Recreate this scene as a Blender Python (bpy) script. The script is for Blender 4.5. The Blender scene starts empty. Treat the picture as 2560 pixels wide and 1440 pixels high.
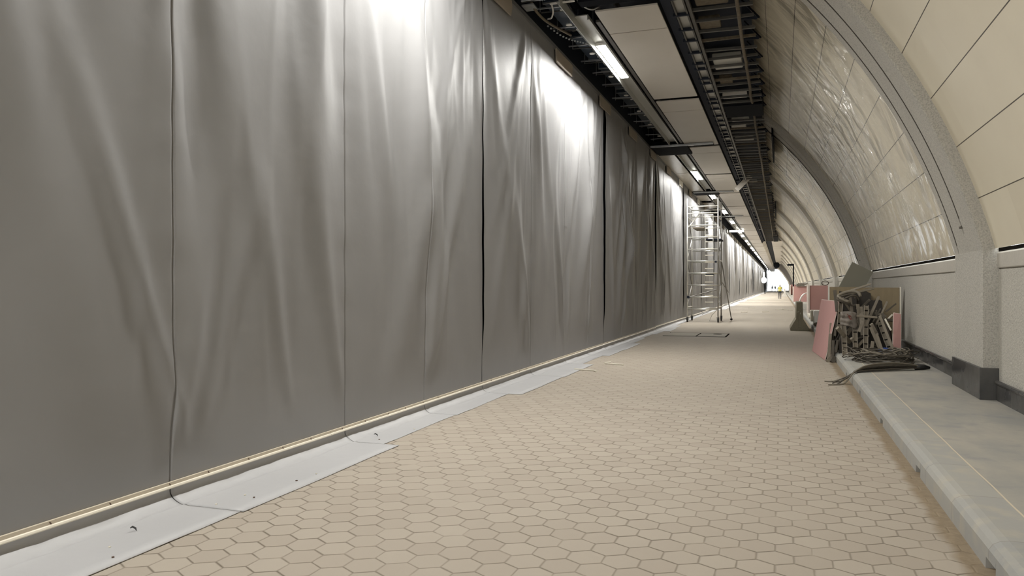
import bpy, math, random
from math import sin, cos, pi, radians, sqrt, exp, asin
from mathutils import Vector, Matrix, noise

R = random.Random(11)
S = bpy.context.scene
COL = S.collection
ORD = ['first', 'second', 'third', 'fourth', 'fifth', 'sixth', 'seventh', 'eighth', 'ninth', 'tenth', 'eleventh', 'twelfth',
       'thirteenth', 'fourteenth', 'fifteenth', 'sixteenth', 'seventeenth', 'eighteenth', 'nineteenth', 'twentieth',
       'twenty-first', 'twenty-second', 'twenty-third', 'twenty-fourth', 'twenty-fifth', 'twenty-sixth', 'twenty-seventh',
       'twenty-eighth', 'twenty-ninth', 'thirtieth', 'thirty-first', 'thirty-second', 'thirty-third', 'thirty-fourth',
       'thirty-fifth', 'thirty-sixth', 'thirty-seventh', 'thirty-eighth', 'thirty-ninth', 'fortieth'] + ['far'] * 60

# ------------------------------------------------------------------ mesh helpers
class MB:
    def __init__(self):
        self.v, self.f, self.uv = [], [], None

    def box(self, x0, x1, y0, y1, z0, z1, m=None):
        n = len(self.v)
        p = [(x0, y0, z0), (x1, y0, z0), (x1, y1, z0), (x0, y1, z0), (x0, y0, z1), (x1, y0, z1), (x1, y1, z1), (x0, y1, z1)]
        if m is not None:
            p = [tuple(m @ Vector(q)) for q in p]
        self.v += p
        self.f += [tuple(n + i for i in q) for q in ((0, 3, 2, 1), (4, 5, 6, 7), (0, 1, 5, 4), (1, 2, 6, 5), (2, 3, 7, 6), (3, 0, 4, 7))]
        return self

    def bar(self, a, b, w, h=None, up=(0, 0, 1)):
        """box beam from a to b, w across, h along 'up'"""
        a, b = Vector(a), Vector(b)
        d = (b - a)
        L = d.length
        d.normalize()
        u = Vector(up)
        if abs(d.dot(u)) > .98:
            u = Vector((1, 0, 0))
        s = d.cross(u).normalized()
        u = s.cross(d).normalized()
        h = w if h is None else h
        m = Matrix(((s.x, d.x, u.x, a.x), (s.y, d.y, u.y, a.y), (s.z, d.z, u.z, a.z), (0, 0, 0, 1)))
        return self.box(-w / 2, w / 2, 0, L, -h / 2, h / 2, m)

    def tube(self, pts, r, n=8, cap=True, closed=False):
        pts = [Vector(p) for p in pts]
        k = len(pts)
        base = len(self.v)
        prev = None
        for i, p in enumerate(pts):
            if closed:
                d = pts[(i + 1) % k] - pts[i - 1]
            else:
                d = pts[min(i + 1, k - 1)] - pts[max(i - 1, 0)]
            if d.length < 1e-9:
                d = Vector((0, 0, 1))
            d.normalize()
            if prev is None:
                u = Vector((0, 0, 1)) if abs(d.z) < .9 else Vector((1, 0, 0))
            else:
                u = prev
            s = d.cross(u)
            if s.length < 1e-6:
                s = d.cross(Vector((1, .3, .2)))
            s.normalize()
            u = s.cross(d).normalized()
            prev = u
            rr = r[i] if isinstance(r, (list, tuple)) else r
            for j in range(n):
                a = 2 * pi * j / n
                self.v.append(tuple(p + s * (cos(a) * rr) + u * (sin(a) * rr)))
        rng = range(k) if closed else range(k - 1)
        for i in rng:
            i2 = (i + 1) % k
            for j in range(n):
                j2 = (j + 1) % n
                self.f.append((base + i * n + j, base + i * n + j2, base + i2 * n + j2, base + i2 * n + j))
        if cap and not closed:
            self.f.append(tuple(base + j for j in range(n))[::-1])
            self.f.append(tuple(base + (k - 1) * n + j for j in range(n)))
        return self

    def cyl(self, a, b, r, n=12):
        return self.tube([a, b], r, n)

    def prism(self, poly, a, b, axis='y'):
        """extrude 2D polygon: axis y -> poly (x,z); axis x -> poly (y,z); axis z -> poly (x,y)"""
        n, k = len(self.v), len(poly)
        for t in (a, b):
            for p, q in poly:
                self.v.append({'y': (p, t, q), 'x': (t, p, q), 'z': (p, q, t)}[axis])
        for i in range(k):
            j = (i + 1) % k
            self.f.append((n + i, n + j, n + k + j, n + k + i))
        self.f.append(tuple(range(n, n + k))[::-1])
        self.f.append(tuple(range(n + k, n + 2 * k)))
        return self

    def grid(self, rows, flip=False, uvs=None):
        """rows of equal length point lists"""
        n, k = len(self.v), len(rows[0])
        for r in rows:
            self.v += [tuple(p) for p in r]
        for i in range(len(rows) - 1):
            for j in range(k - 1):
                q = (n + i * k + j, n + i * k + j + 1, n + (i + 1) * k + j + 1, n + (i + 1) * k + j)
                self.f.append(q[::-1] if flip else q)
        if uvs is not None:
            if self.uv is None:
                self.uv = []
            for r in uvs:
                self.uv += r
        return self

    def xf(self, m):
        self.v = [tuple(m @ Vector(p)) for p in self.v]
        return self

    def build(self, name, mat, parent=None, smooth=False, bevel=0, solid=0, **kw):
        me = bpy.data.meshes.new(name)
        me.from_pydata(self.v, [], self.f)
        if self.uv is not None:
            l = me.uv_layers.new(name='UVMap')
            for p in me.polygons:
                for li, vi in zip(p.loop_indices, p.vertices):
                    l.data[li].uv = self.uv[vi]
        me.materials.append(mat)
        if smooth:
            me.polygons.foreach_set('use_smooth', [True] * len(me.polygons))
        me.update()
        o = bpy.data.objects.new(name, me)
        COL.objects.link(o)
        if parent is not None:
            o.parent = parent
            o.matrix_parent_inverse = Matrix.Translation(-parent.location)
        if solid:
            md = o.modifiers.new('solid', 'SOLIDIFY')
            md.thickness = solid
            md.offset = 0
        if bevel:
            md = o.modifiers.new('bevel', 'BEVEL')
            md.width = bevel
            md.segments = 2
            md.limit_method = 'ANGLE'
        for k_, v_ in kw.items():
            o[k_] = v_
        return o


def tag(o, label=None, category=None, group=None, kind=None):
    if label: o['label'] = label
    if category: o['category'] = category
    if group: o['group'] = group
    if kind: o['kind'] = kind
    return o


def thing(name, loc, label, cat, group=None):
    o = bpy.data.objects.new(name, None)
    o.empty_display_size = .1
    o.location = loc
    COL.objects.link(o)
    return tag(o, label, cat, group)


def dup(root, loc, label, group=None):
    r = root.copy()
    COL.objects.link(r)
    off = Vector(loc) - root.location
    r.location = loc
    r['label'] = label
    if group: r['group'] = group
    for ch in root.children:
        c = ch.copy()
        COL.objects.link(c)
        c.parent = r
        c.matrix_parent_inverse = ch.matrix_parent_inverse.copy()
        for g in ch.children:
            d = g.copy()
            COL.objects.link(d)
            d.parent = c
    return r

# ------------------------------------------------------------------ materials
class NT:
    def __init__(self, name):
        self.m = bpy.data.materials.new(name)
        self.m.use_nodes = True
        self.t = self.m.node_tree
        self.b = self.t.nodes['Principled BSDF']

    def n(self, typ, **kw):
        o = self.t.nodes.new(typ)
        for k, v in kw.items():
            setattr(o, k, v)
        return o

    def l(self, a, b):
        self.t.links.new(a, b)

    def setin(self, sock, v):
        if hasattr(v, 'links') or hasattr(v, 'is_linked'):
            self.l(v, sock)
        else:
            sock.default_value = v

    def math(self, op, a, b=0.0, c=None, clamp=False):
        o = self.n('ShaderNodeMath', operation=op, use_clamp=clamp)
        self.setin(o.inputs[0], a)
        self.setin(o.inputs[1], b)
        if c is not None: self.setin(o.inputs[2], c)
        return o.outputs[0]

    def vm(self, op, a, b=None, c=None):
        o = self.n('ShaderNodeVectorMath', operation=op)
        self.setin(o.inputs[0], a)
        if b is not None: self.setin(o.inputs[1], b)
        if c is not None: self.setin(o.inputs[2], c)
        return o.outputs['Value'] if op in ('DOT_PRODUCT', 'LENGTH', 'DISTANCE') else o.outputs[0]

    def obj(self):
        return self.n('ShaderNodeTexCoord').outputs['Object']

    def geo(self):
        return self.n('ShaderNodeNewGeometry').outputs['Position']

    def uvc(self):
        return self.n('ShaderNodeUVMap').outputs[0]

    def noise(self, vec, scale, detail=3, rough=.5, dist=0.0):
        o = self.n('ShaderNodeTexNoise')
        if vec is not None: self.l(vec, o.inputs['Vector'])
        o.inputs['Scale'].default_value = scale
        o.inputs['Detail'].default_value = detail
        o.inputs['Roughness'].default_value = rough
        o.inputs['Distortion'].default_value = dist
        return o.outputs['Fac']

    def ramp(self, f, stops):
        o = self.n('ShaderNodeValToRGB')
        self.l(f, o.inputs[0])
        e = o.color_ramp.elements
        while len(e) < len(stops): e.new(.5)
        for k, (p, c) in enumerate(stops):
            e[k].position = p
            e[k].color = (*c, 1) if not isinstance(c, (int, float)) else (c, c, c, 1)
        return o.outputs[0]

    def mix(self, f, a, b):
        o = self.n('ShaderNodeMix', data_type='RGBA')
        self.setin(o.inputs[0], f)
        for s, v in ((o.inputs[6], a), (o.inputs[7], b)):
            if isinstance(v, tuple): s.default_value = (*v[:3], 1)
            else: self.l(v, s)
        return o.outputs[2]

    def col(self, v):
        if isinstance(v, tuple): self.b.inputs['Base Color'].default_value = (*v[:3], 1)
        else: self.l(v, self.b.inputs['Base Color'])
        return self

    def rough(self, v):
        self.setin(self.b.inputs['Roughness'], v)
        return self

    def set(self, **kw):
        for k, v in kw.items():
            self.b.inputs[k.replace('_', ' ')].default_value = v
        return self

    def bump(self, h, strength=.3, dist=.01, normal=None):
        o = self.n('ShaderNodeBump')
        o.inputs['Strength'].default_value = strength
        o.inputs['Distance'].default_value = dist
        self.l(h, o.inputs['Height'])
        if normal is not None: self.l(normal, o.inputs['Normal'])
        self.l(o.outputs[0], self.b.inputs['Normal'])
        return o.outputs[0]


def simple(name, c, rough=.6, metal=0.0, var=.12, scale=6.0, bump=0.0, spec=.5):
    t = NT(name)
    p = t.geo()
    f = t.noise(p, scale, 4)
    t.col(t.mix(f, tuple(x * (1 - var) for x in c), tuple(min(1, x * (1 + var)) for x in c)))
    t.rough(rough)
    t.set(Metallic=metal, Specular_IOR_Level=spec)
    if bump:
        t.bump(t.noise(p, scale * 8, 3), bump, .01)
    return t.m


def emit(name, c, s):
    t = NT(name)
    t.col((.8, .8, .8))
    t.b.inputs['Emission Color'].default_value = (*c, 1)
    t.b.inputs['Emission Strength'].default_value = s
    return t.m


def xyz(t, v):
    o = t.n('ShaderNodeSeparateXYZ')
    t.l(v, o.inputs[0])
    return o.outputs


def comb(t, x, y, z=0.0):
    o = t.n('ShaderNodeCombineXYZ')
    for i, v in enumerate((x, y, z)): t.setin(o.inputs[i], v)
    return o.outputs[0]


def m_floor():
    t = NT('hexagon_pavers')
    p = t.geo()
    X, Y, Z = xyz(t, p)
    W = .1985
    wob = t.noise(p, .35, 2)
    q = t.vm('ADD', t.vm('SCALE', p), (0.0, 0.0, 0.0))
    sc = t.n('ShaderNodeVectorMath', operation='SCALE')
    t.l(comb(t, t.math('ADD', X, t.math('MULTIPLY', wob, .05)), t.math('ADD', Y, t.math('MULTIPLY', wob, .05)), 0.0), sc.inputs[0])
    sc.inputs['Scale'].default_value = 1 / W
    q = sc.outputs[0]
    hs = (.5, .8660254, 1.0)
    a = t.vm('WRAP', q, hs, (-.5, -.8660254, -1.0))
    b = t.vm('WRAP', t.vm('SUBTRACT', q, (.5, .8660254, 0.0)), hs, (-.5, -.8660254, -1.0))
    less = t.math('LESS_THAN', t.vm('DOT_PRODUCT', a, a), t.vm('DOT_PRODUCT', b, b))
    g = t.n('ShaderNodeMix', data_type='VECTOR')
    t.l(less, g.inputs[0]); t.l(b, g.inputs[4]); t.l(a, g.inputs[5])
    g = g.outputs[1]
    ag = t.vm('ABSOLUTE', g)
    gx = xyz(t, ag)
    c = t.math('MAXIMUM', gx[0], t.vm('DOT_PRODUCT', ag, (.5, .8660254, 0.0)))
    edge = t.math('SUBTRACT', .5, c)
    cid = t.vm('SUBTRACT', q, g)
    wn = t.n('ShaderNodeTexWhiteNoise', noise_dimensions='3D')
    t.l(t.vm('MULTIPLY', t.vm('ADD', cid, (.01, .01, 0.0)), (2.0, 1.1547, 0.0)), t.n('ShaderNodeVectorMath', operation='FLOOR').inputs[0])
    fl = t.vm('FLOOR', t.vm('ADD', t.vm('MULTIPLY', cid, (2.0, 1.1547, 0.0)), (.5, .5, 0.0)))
    t.l(fl, wn.inputs['Vector'])
    rnd = wn.outputs['Value']
    # joint partly silted up with dust, more so further in
    jn = t.noise(p, 5.0, 3)
    jw = t.ramp(jn, [(.3, .026), (.75, .060)])
    jx = t.math('DIVIDE', edge, jw)
    joint = t.math('SUBTRACT', 1.0, t.math('SMOOTH_MIN', jx, 1.0, .2), clamp=True)
    dust = t.ramp(t.noise(p, .7, 4), [(.42, 0.0), (.72, 1.0)])
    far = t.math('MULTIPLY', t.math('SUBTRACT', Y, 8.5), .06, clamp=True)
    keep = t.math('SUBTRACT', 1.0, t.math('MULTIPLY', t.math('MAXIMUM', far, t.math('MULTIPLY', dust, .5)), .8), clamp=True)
    along = t.math('GREATER_THAN', gx[0], t.vm('DOT_PRODUCT', ag, (.5, .8660254, 0.0)))
    j2 = t.math('MULTIPLY', t.math('MULTIPLY', joint, keep), t.math('SUBTRACT', 1.0, t.math('MULTIPLY', along, .4)))
    base = t.mix(rnd, (.345, .30, .247), (.385, .34, .282))
    blot = t.noise(p, 2.3, 5, .6)
    base = t.mix(t.ramp(blot, [(.35, 0.0), (.7, .55)]), base, (.36, .318, .263))
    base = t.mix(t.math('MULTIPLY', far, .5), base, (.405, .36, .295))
    jc = t.mix(t.ramp(t.noise(p, 3.0, 2), [(.56, 0.0), (.74, .9)]), (.10, .078, .052), (.40, .355, .285))
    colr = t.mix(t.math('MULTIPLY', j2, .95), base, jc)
    crk = t.math('LESS_THAN', t.math('ABSOLUTE', t.math('SUBTRACT', Y, t.math('ADD', t.math('ADD', 9.27, t.math('MULTIPLY', X, .03)), t.math('MULTIPLY', t.noise(p, 3.0, 2), .04)))), .012)
    crk = t.math('MULTIPLY', t.math('MULTIPLY', crk, t.math('GREATER_THAN', X, -2.2)), .75)
    colr = t.mix(crk, colr, (.12, .095, .07))
    # dirt gutter against the kerb
    gut = t.math('MULTIPLY', t.math('SUBTRACT', t.math('ADD', X, t.math('MULTIPLY', t.noise(p, 4.0, 3), .12)), .95), 18.0, clamp=True)
    gcol = t.mix(t.noise(p, 14.0, 5, .7), (.13, .095, .06), (.36, .29, .2))
    colr = t.mix(gut, colr, gcol)
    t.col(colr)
    t.rough(.8)
    t.set(Specular_IOR_Level=.25)
    h = t.math('ADD', t.math('MULTIPLY', t.math('SUBTRACT', 1.0, j2), .8), t.math('MULTIPLY', t.noise(p, 30.0, 4), .25))
    h = t.math('ADD', h, t.math('MULTIPLY', rnd, .25))
    t.bump(h, .5, .012)
    return t.m


def m_vault():
    t = NT('cream_vault_panels')
    uv = t.uvc()
    U, V, _ = xyz(t, uv)
    vv = t.math('DIVIDE', t.math('SUBTRACT', V, .62), .655)
    row = t.math('FLOOR', vv)
    fv = t.math('ABSOLUTE', t.math('SUBTRACT', t.math('FRACT', t.math('ADD', vv, .5)), .5))
    jv = t.math('LESS_THAN', fv, .009)
    uu = t.math('ADD', t.math('DIVIDE', U, 2.35), t.math('MULTIPLY', row, .37))
    fu = t.math('ABSOLUTE', t.math('SUBTRACT', t.math('FRACT', uu), .5))
    ju = t.math('MULTIPLY', t.math('MULTIPLY', t.math('LESS_THAN', fu, .0016), t.math('GREATER_THAN', U, 10.5)), .45)
    wn = t.n('ShaderNodeTexWhiteNoise', noise_dimensions='2D')
    t.l(comb(t, t.math('FLOOR', t.math('ADD', uu, .5)), row), wn.inputs['Vector'])
    rnd = wn.outputs['Value']
    p = t.geo()
    base = t.mix(rnd, (.66, .60, .465), (.72, .66, .52))
    base = t.mix(t.ramp(t.noise(p, .9, 4), [(.45, 0.0), (.75, .5)]), base, (.62, .555, .43))
    # cracks and chips that follow the joints
    ck = t.math('MULTIPLY', t.math('LESS_THAN', fv, .045), t.math('GREATER_THAN', t.noise(comb(t, t.math('MULTIPLY', U, 9.0), t.math('MULTIPLY', V, 28.0)), 1.0, 4, .7), .72))
    j = t.math('MAXIMUM', t.math('MAXIMUM', jv, ju), t.math('MULTIPLY', ck, .7))
    t.col(t.mix(j, base, (.08, .065, .045)))
    # plastic film, still stuck on the bays further in
    film = t.math('MULTIPLY', t.math('SUBTRACT', U, 10.8), 2.0, clamp=True)
    patch = t.ramp(t.noise(uv, .55, 3), [(.36, .25), (.6, 1.0)])
    fade = t.math('ADD', t.math('MULTIPLY', t.math('SUBTRACT', 52.0, U), .05, clamp=True), .12, clamp=True)
    film = t.math('MULTIPLY', t.math('MULTIPLY', film, patch), fade)
    sv = comb(t, t.math('ADD', t.math('MULTIPLY', U, 2.0), t.math('MULTIPLY', V, .7)), t.math('MULTIPLY', V, 1.5))
    wr = t.noise(sv, .85, 1.2, .4, .7)
    wr3 = t.noise(comb(t, t.math('MULTIPLY', U, 7.0), t.math('MULTIPLY', V, 2.2)), 1.3, 2, .5, 1.0)
    h = t.math('ADD', wr, t.math('MULTIPLY', wr3, .10))
    t.rough(.42)
    t.l(film, t.b.inputs['Coat Weight'])
    t.b.inputs['Coat Roughness'].default_value = .09
    cb = t.n('ShaderNodeBump')
    cb.inputs['Strength'].default_value = 1.0
    cb.inputs['Distance'].default_value = .20
    t.l(h, cb.inputs['Height'])
    t.l(cb.outputs[0], t.b.inputs['Coat Normal'])
    hh = t.math('SUBTRACT', t.math('MULTIPLY', t.noise(uv, .8, 2), .3), t.math('MULTIPLY', j, .2))
    t.bump(hh, .2, .1)
    return t.m


def m_concrete(name, c, c2, speck=.12, bump=.5, scale=60.0, streak=True):
    t = NT(name)
    p = t.geo()
    X, Y, Z = xyz(t, p)
    f = t.noise(p, scale, 3, .7)
    b = t.noise(comb(t, t.math('MULTIPLY', X, 1.0), t.math('MULTIPLY', Y, 1.6), t.math('MULTIPLY', Z, .5 if streak else 1.6)), 1.3, 4)
    col = t.mix(b, c, c2)
    col = t.mix(t.ramp(f, [(.38, speck * 2.2), (.56, 0.0)]), col, tuple(x * .42 for x in c))
    t.col(col)
    t.rough(.85)
    t.set(Specular_IOR_Level=.25)
    t.bump(t.noise(p, scale * .8, 4, .7), bump, .02)
    return t.m


def m_pavement():
    t = NT('pavement_screed')
    p = t.geo()
    X, Y, Z = xyz(t, p)
    b = t.noise(comb(t, t.math('MULTIPLY', X, 1.2), t.math('MULTIPLY', Y, .6)), 1.6, 5, .6)
    col = t.mix(t.ramp(b, [(.38, 0.0), (.62, 1.0)]), (.29, .285, .262), (.365, .342, .295))
    col = t.mix(t.ramp(t.noise(p, 3.5, 4), [(.55, 0.0), (.72, .6)]), col, (.235, .24, .238))
    ln = t.math('LESS_THAN', t.math('ABSOLUTE', t.math('SUBTRACT', X, t.math('ADD', 1.318, t.math('MULTIPLY', t.noise(p, 1.5, 2), .02)))), .006)
    col = t.mix(t.math('MULTIPLY', ln, .8), col, (.62, .54, .40))
    # kerb stones: joints every metre, slabs of slightly different grey
    kerb = t.math('LESS_THAN', X, 1.315)
    kc = t.math('DIVIDE', Y, .92)
    wn = t.n('ShaderNodeTexWhiteNoise', noise_dimensions='1D')
    t.l(t.math('FLOOR', kc), wn.inputs['W'])
    kcol = t.mix(wn.outputs['Value'], (.30, .303, .292), (.36, .353, .322))
    kcol = t.mix(t.ramp(t.noise(p, 6.0, 4), [(.5, 0.0), (.7, .7)]), kcol, (.42, .385, .315))
    kj = t.math('LESS_THAN', t.math('FRACT', kc), .012)
    kcol = t.mix(t.math('MULTIPLY', kj, .6), kcol, (.2, .19, .17))
    col = t.mix(t.math('MULTIPLY', kerb, .8), col, kcol)
    t.col(col)
    t.rough(.72)
    t.set(Specular_IOR_Level=.3)
    t.bump(t.noise(p, 25.0, 4), .15, .01)
    return t.m


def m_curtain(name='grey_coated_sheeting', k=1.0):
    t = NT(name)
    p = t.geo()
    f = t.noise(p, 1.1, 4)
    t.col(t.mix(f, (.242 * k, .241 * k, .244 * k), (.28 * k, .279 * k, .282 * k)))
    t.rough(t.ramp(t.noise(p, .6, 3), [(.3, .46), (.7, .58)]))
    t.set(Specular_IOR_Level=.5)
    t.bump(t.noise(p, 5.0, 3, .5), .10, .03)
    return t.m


def m_film(name, c):
    t = NT(name)
    p = t.geo()
    X, Y, Z = xyz(t, p)
    w = t.noise(comb(t, t.math('MULTIPLY', X, 1.6), t.math('MULTIPLY', Y, 2.6)), 2.0, 4, .6, 1.2)
    t.col(c)
    t.rough(.22)
    t.bump(w, .25, .08)
    return t.m


def m_pink(name='pink_fibreboard'):
    t = NT(name)
    p = t.geo()
    f = t.noise(p, 2.2, 4)
    t.col(t.mix(f, (.47, .265, .248), (.53, .31, .288)))
    t.rough(.75)
    t.set(Specular_IOR_Level=.3)
    return t.m


def m_ply():
    t = NT('plywood')
    p = t.geo()
    X, Y, Z = xyz(t, p)
    f = t.noise(comb(t, t.math('MULTIPLY', X, 14.0), Y, t.math('MULTIPLY', Z, 1.2)), 1.0, 4)
    t.col(t.mix(f, (.20, .155, .09), (.29, .23, .14)))
    t.rough(.7)
    return t.m


def m_granite():
    t = NT('black_granite')
    p = t.geo()
    f = t.noise(p, 60.0, 3)
    d = t.noise(p, 2.0, 4)
    t.col(t.mix(t.ramp(d, [(.4, 0.0), (.7, .8)]), t.mix(f, (.022, .022, .024), (.055, .055, .058)), (.10, .095, .085)))
    t.rough(t.ramp(d, [(.4, .22), (.7, .5)]))
    return t.m


M = dict(
    floor=m_floor(), vault=m_vault(), curtain=m_curtain(), skirt=m_curtain('lit_sheet_foot', 1.6), pave=m_pavement(), pink=m_pink(), ply=m_ply(), granite=m_granite(),  # skirt: same sheeting, lightened to paint in the light it catches
    rib=m_concrete('rib_stone', (.50, .48, .43), (.57, .545, .485), .20, .8, 55.0),
    dado=m_concrete('roughcast_dado', (.52, .50, .445), (.60, .57, .505), .16, .9, 48.0),
    ledge=m_concrete('ledge_concrete', (.46, .435, .385), (.52, .49, .43), .05, .15, 30.0),
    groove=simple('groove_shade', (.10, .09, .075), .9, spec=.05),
    black=simple('black_paint', (.008, .009, .012), .7, spec=.03),
    dark=simple('dark_void_lining', (.016, .020, .030), .75, spec=.2),
    soffit=simple('dark_soffit', (.03, .033, .04), .8),
    panel=simple('ceiling_panel_white', (.60, .56, .50), .42, 0, .05, 1.5),
    filmpanel=m_film('wrapped_panel', (.47, .43, .36)),
    trough=simple('grey_trough_metal', (.44, .44, .41), .38, .3, .08, 3.0),
    galv=simple('galvanised_steel', (.46, .47, .47), .35, .85, .2, 12.0),
    dullgalv=simple('dull_steel', (.115, .11, .10), .5, .7, .25, 8.0),
    rust=simple('rusty_steel', (.14, .115, .08), .75, .2, .5, 14.0),
    alu=simple('scaffold_alu', (.72, .71, .66), .32, .75, .08, 9.0),
    steel=simple('scaffold_steel', (.30, .29, .27), .4, .7, .15, 9.0),
    rubber=simple('black_rubber', (.02, .02, .02), .7),
    batten=simple('pale_batten', (.60, .53, .42), .5, 0, .08, 5.0),
    battenlip=simple('pale_batten_lip', (.78, .73, .62), .35, 0, .05, 5.0),
    nail=simple('nail_dark', (.10, .06, .04), .6),
    plate=simple('beige_plate', (.36, .31, .25), .6, 0, .06, 3.0),
    beamgrey=simple('beam_grey', (.16, .16, .16), .5, 0, .1, 3.0),
    greyboard=simple('grey_board', (.24, .23, .185), .6, 0, .05, 3.0),
    white=simple('white_plastic', (.78, .76, .72), .45, 0, .06, 4.0),
    edgewhite=simple('white_board_edge', (.74, .66, .60), .7),
    conc=m_concrete('old_concrete', (.33, .31, .26), (.41, .385, .32), .06, .2, 25.0, False),
    olive=m_concrete('stained_barrier', (.22, .198, .14), (.285, .258, .19), .06, .2, 20.0, False),
    dusty=simple('dusty_steel', (.225, .195, .15), .7, .1, .25, 9.0),
    dustlight=simple('dusty_pale_wood', (.29, .255, .205), .75, 0, .2, 9.0),
    dustdark=simple('dusty_dark_wood', (.085, .072, .055), .8, 0, .3, 9.0),
    hole=simple('slot_dark', (.012, .011, .010), .9, spec=.0),
    deep=simple('gap_shade_scrap', (.03, .025, .02), .8, 0, .3, 9.0),  # near-black, paints the shade between the heap pieces
    cable=simple('dusty_cable', (.085, .073, .056), .6, 0, .4, 16.0),
    cable2=simple('dusty_cable_pale', (.20, .175, .135), .65, 0, .3, 16.0),
    tape=simple('black_tape', (.012, .012, .012), .5),
    blue=simple('blue_bag', (.015, .045, .20), .4),
    sack=simple('grey_sack', (.20, .175, .15), .7, 0, .3, 7.0, .3),
    redprint=simple('red_print', (.22, .06, .045), .6),
    lid=simple('cover_concrete', (.36, .325, .26), .8, 0, .15, 5.0),
    skin=simple('skin', (.32, .20, .14), .6), navy=simple('navy_cloth', (.022, .026, .04), .8),
    vest=simple('yellow_vest', (.62, .56, .12), .6), helmet=simple('pale_helmet', (.75, .75, .72), .4),
    greywall=simple('portal_grey', (.19, .175, .165), .7, 0, .06, 2.0),
    portaledge=simple('lit_portal_reveal', (.62, .58, .52), .6),
    steelwhite=simple('white_paint', (.7, .68, .64), .5),
    litter=simple('white_offcut', (.70, .66, .56), .6),
    diffuser=emit('lamp_diffuser', (1.0, .99, .93), 34.0),
    tubeglow=emit('cross_tube_glow', (1.0, .98, .92), 9.0),
    balloon=emit('balloon_glow', (1.0, .99, .96), 6.0),
)

# ------------------------------------------------------------------ dimensions (metres, tunnel runs along +y)
YB, YE = -24.0, 252.0
XC = -3.97            # sheeting line
XW = 2.40             # right wall
HC = 5.92             # hung ceiling level
VX, VZ, VR = -6.45, -.31, 9.10
RIB0, RIBW, PITCH = 10.27, 1.48, 13.0
KH = .17


def vault_pt(phi, r=VR):
    return VX + r * cos(phi), VZ + r * sin(phi)

# ------------------------------------------------------------------ setting
b = MB()
b.grid([[(-4.6, y, 0), (2.8, y, 0)] for y in [YB + (YE + 60 - YB) * i / 40 for i in range(41)]], flip=True)
b.build('floor', M['floor'], kind='structure', label='road of dusty beige hexagonal pavers running down the tunnel')

# pavement with bevelled kerb; the kerb foot has drain slots
SC = [-2.4, -.1, 2.25, 4.56, 6.78, 9.1, 11.5, 13.8, 16.1, 18.4, 20.7, 23.0, 25.3, 27.6, 30, 32.3, 34.6, 37, 39.3, 41.6, 44, 46.3]
b = MB()
prof = lambda lo: [(1.03, lo), (1.033, .115), (1.052, .145), (1.085, .163), (1.125, KH), (XW + .3, KH), (XW + .3, lo)]
y = YB
for s_ in SC:
    b.prism(prof(0.0), y, s_ - .1)
    b.prism([(1.03, .062), (1.033, .115), (1.052, .145), (1.085, .163), (1.125, KH), (XW + .3, KH), (XW + .3, 0), (1.22, 0), (1.22, .062)], s_ - .1, s_ + .1)
    y = s_ + .1
b.prism(prof(0.0), y, YE)
b.build('pavement', M['pave'], kind='structure', label='raised grey pavement with a bevelled kerb and drain slots')
b = MB()
for s_ in SC:
    b.box(1.19, 1.225, s_ - .1, s_ + .1, 0, .061)
b.build('trim_1', M['hole'], kind='structure')

# right wall: roughcast dado, ledge, dark slot
b = MB()
b.box(XW, XW + .25, YB, YE, KH, 1.70)
b.build('wall_right', M['dado'], kind='structure', label='roughcast grey dado wall along the pavement')
b = MB()
b.prism([(XW - .005, 1.715), (XW - .012, 1.725), (XW - .02, 1.885), (XW + .0, 1.905), (XW + .2, 1.905), (XW + .2, 1.715)], YB, YE)
b.box(XW + .02, XW + .2, YB, YE, 1.69, 1.72)
b.build('trim_2', M['ledge'], kind='structure', label='smooth concrete ledge along the top of the dado')
b = MB()
b.box(XW + .0, XW + .2, YB, YE, 1.905, 1.95)
b.build('trim_3', M['hole'], kind='structure', label='dark slot between ledge and vault')
b = MB()
for k in range(-3, 20):
    y0, y1 = RIB0 + RIBW + (k - 1) * PITCH + .06, RIB0 + k * PITCH - .06
    if y0 > YE: break
    b.box(XW - .028, XW + .05, y0, y1, KH, .375)
    b.tube([(XW - .03, y0, .385), (XW - .03, y1, .385)], .026, 8)
b.build('baseboard_right', M['granite'], kind='structure', label='black stone skirting with a rounded cap')

# vault, one bay at a time
P0 = asin((1.945 - VZ) / VR)
P1 = radians(53.5)
NP = 44
for k in range(-2, 19):
    y0, y1 = RIB0 + (k - 1) * PITCH + RIBW * .5, RIB0 + k * PITCH + RIBW * .5
    ny = 10
    rows, uvs = [], []
    for i in range(ny + 1):
        yy = y0 + (y1 - y0) * i / ny
        rows.append([(vault_pt(P0 + (P1 - P0) * j / NP)[0], yy, vault_pt(P0 + (P1 - P0) * j / NP)[1]) for j in range(NP + 1)])
        uvs.append([(yy, VR * (P1 - P0) * j / NP) for j in range(NP + 1)])
    MB().grid(rows, uvs=uvs).build('ceiling', M['vault'], smooth=True, kind='structure')

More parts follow.
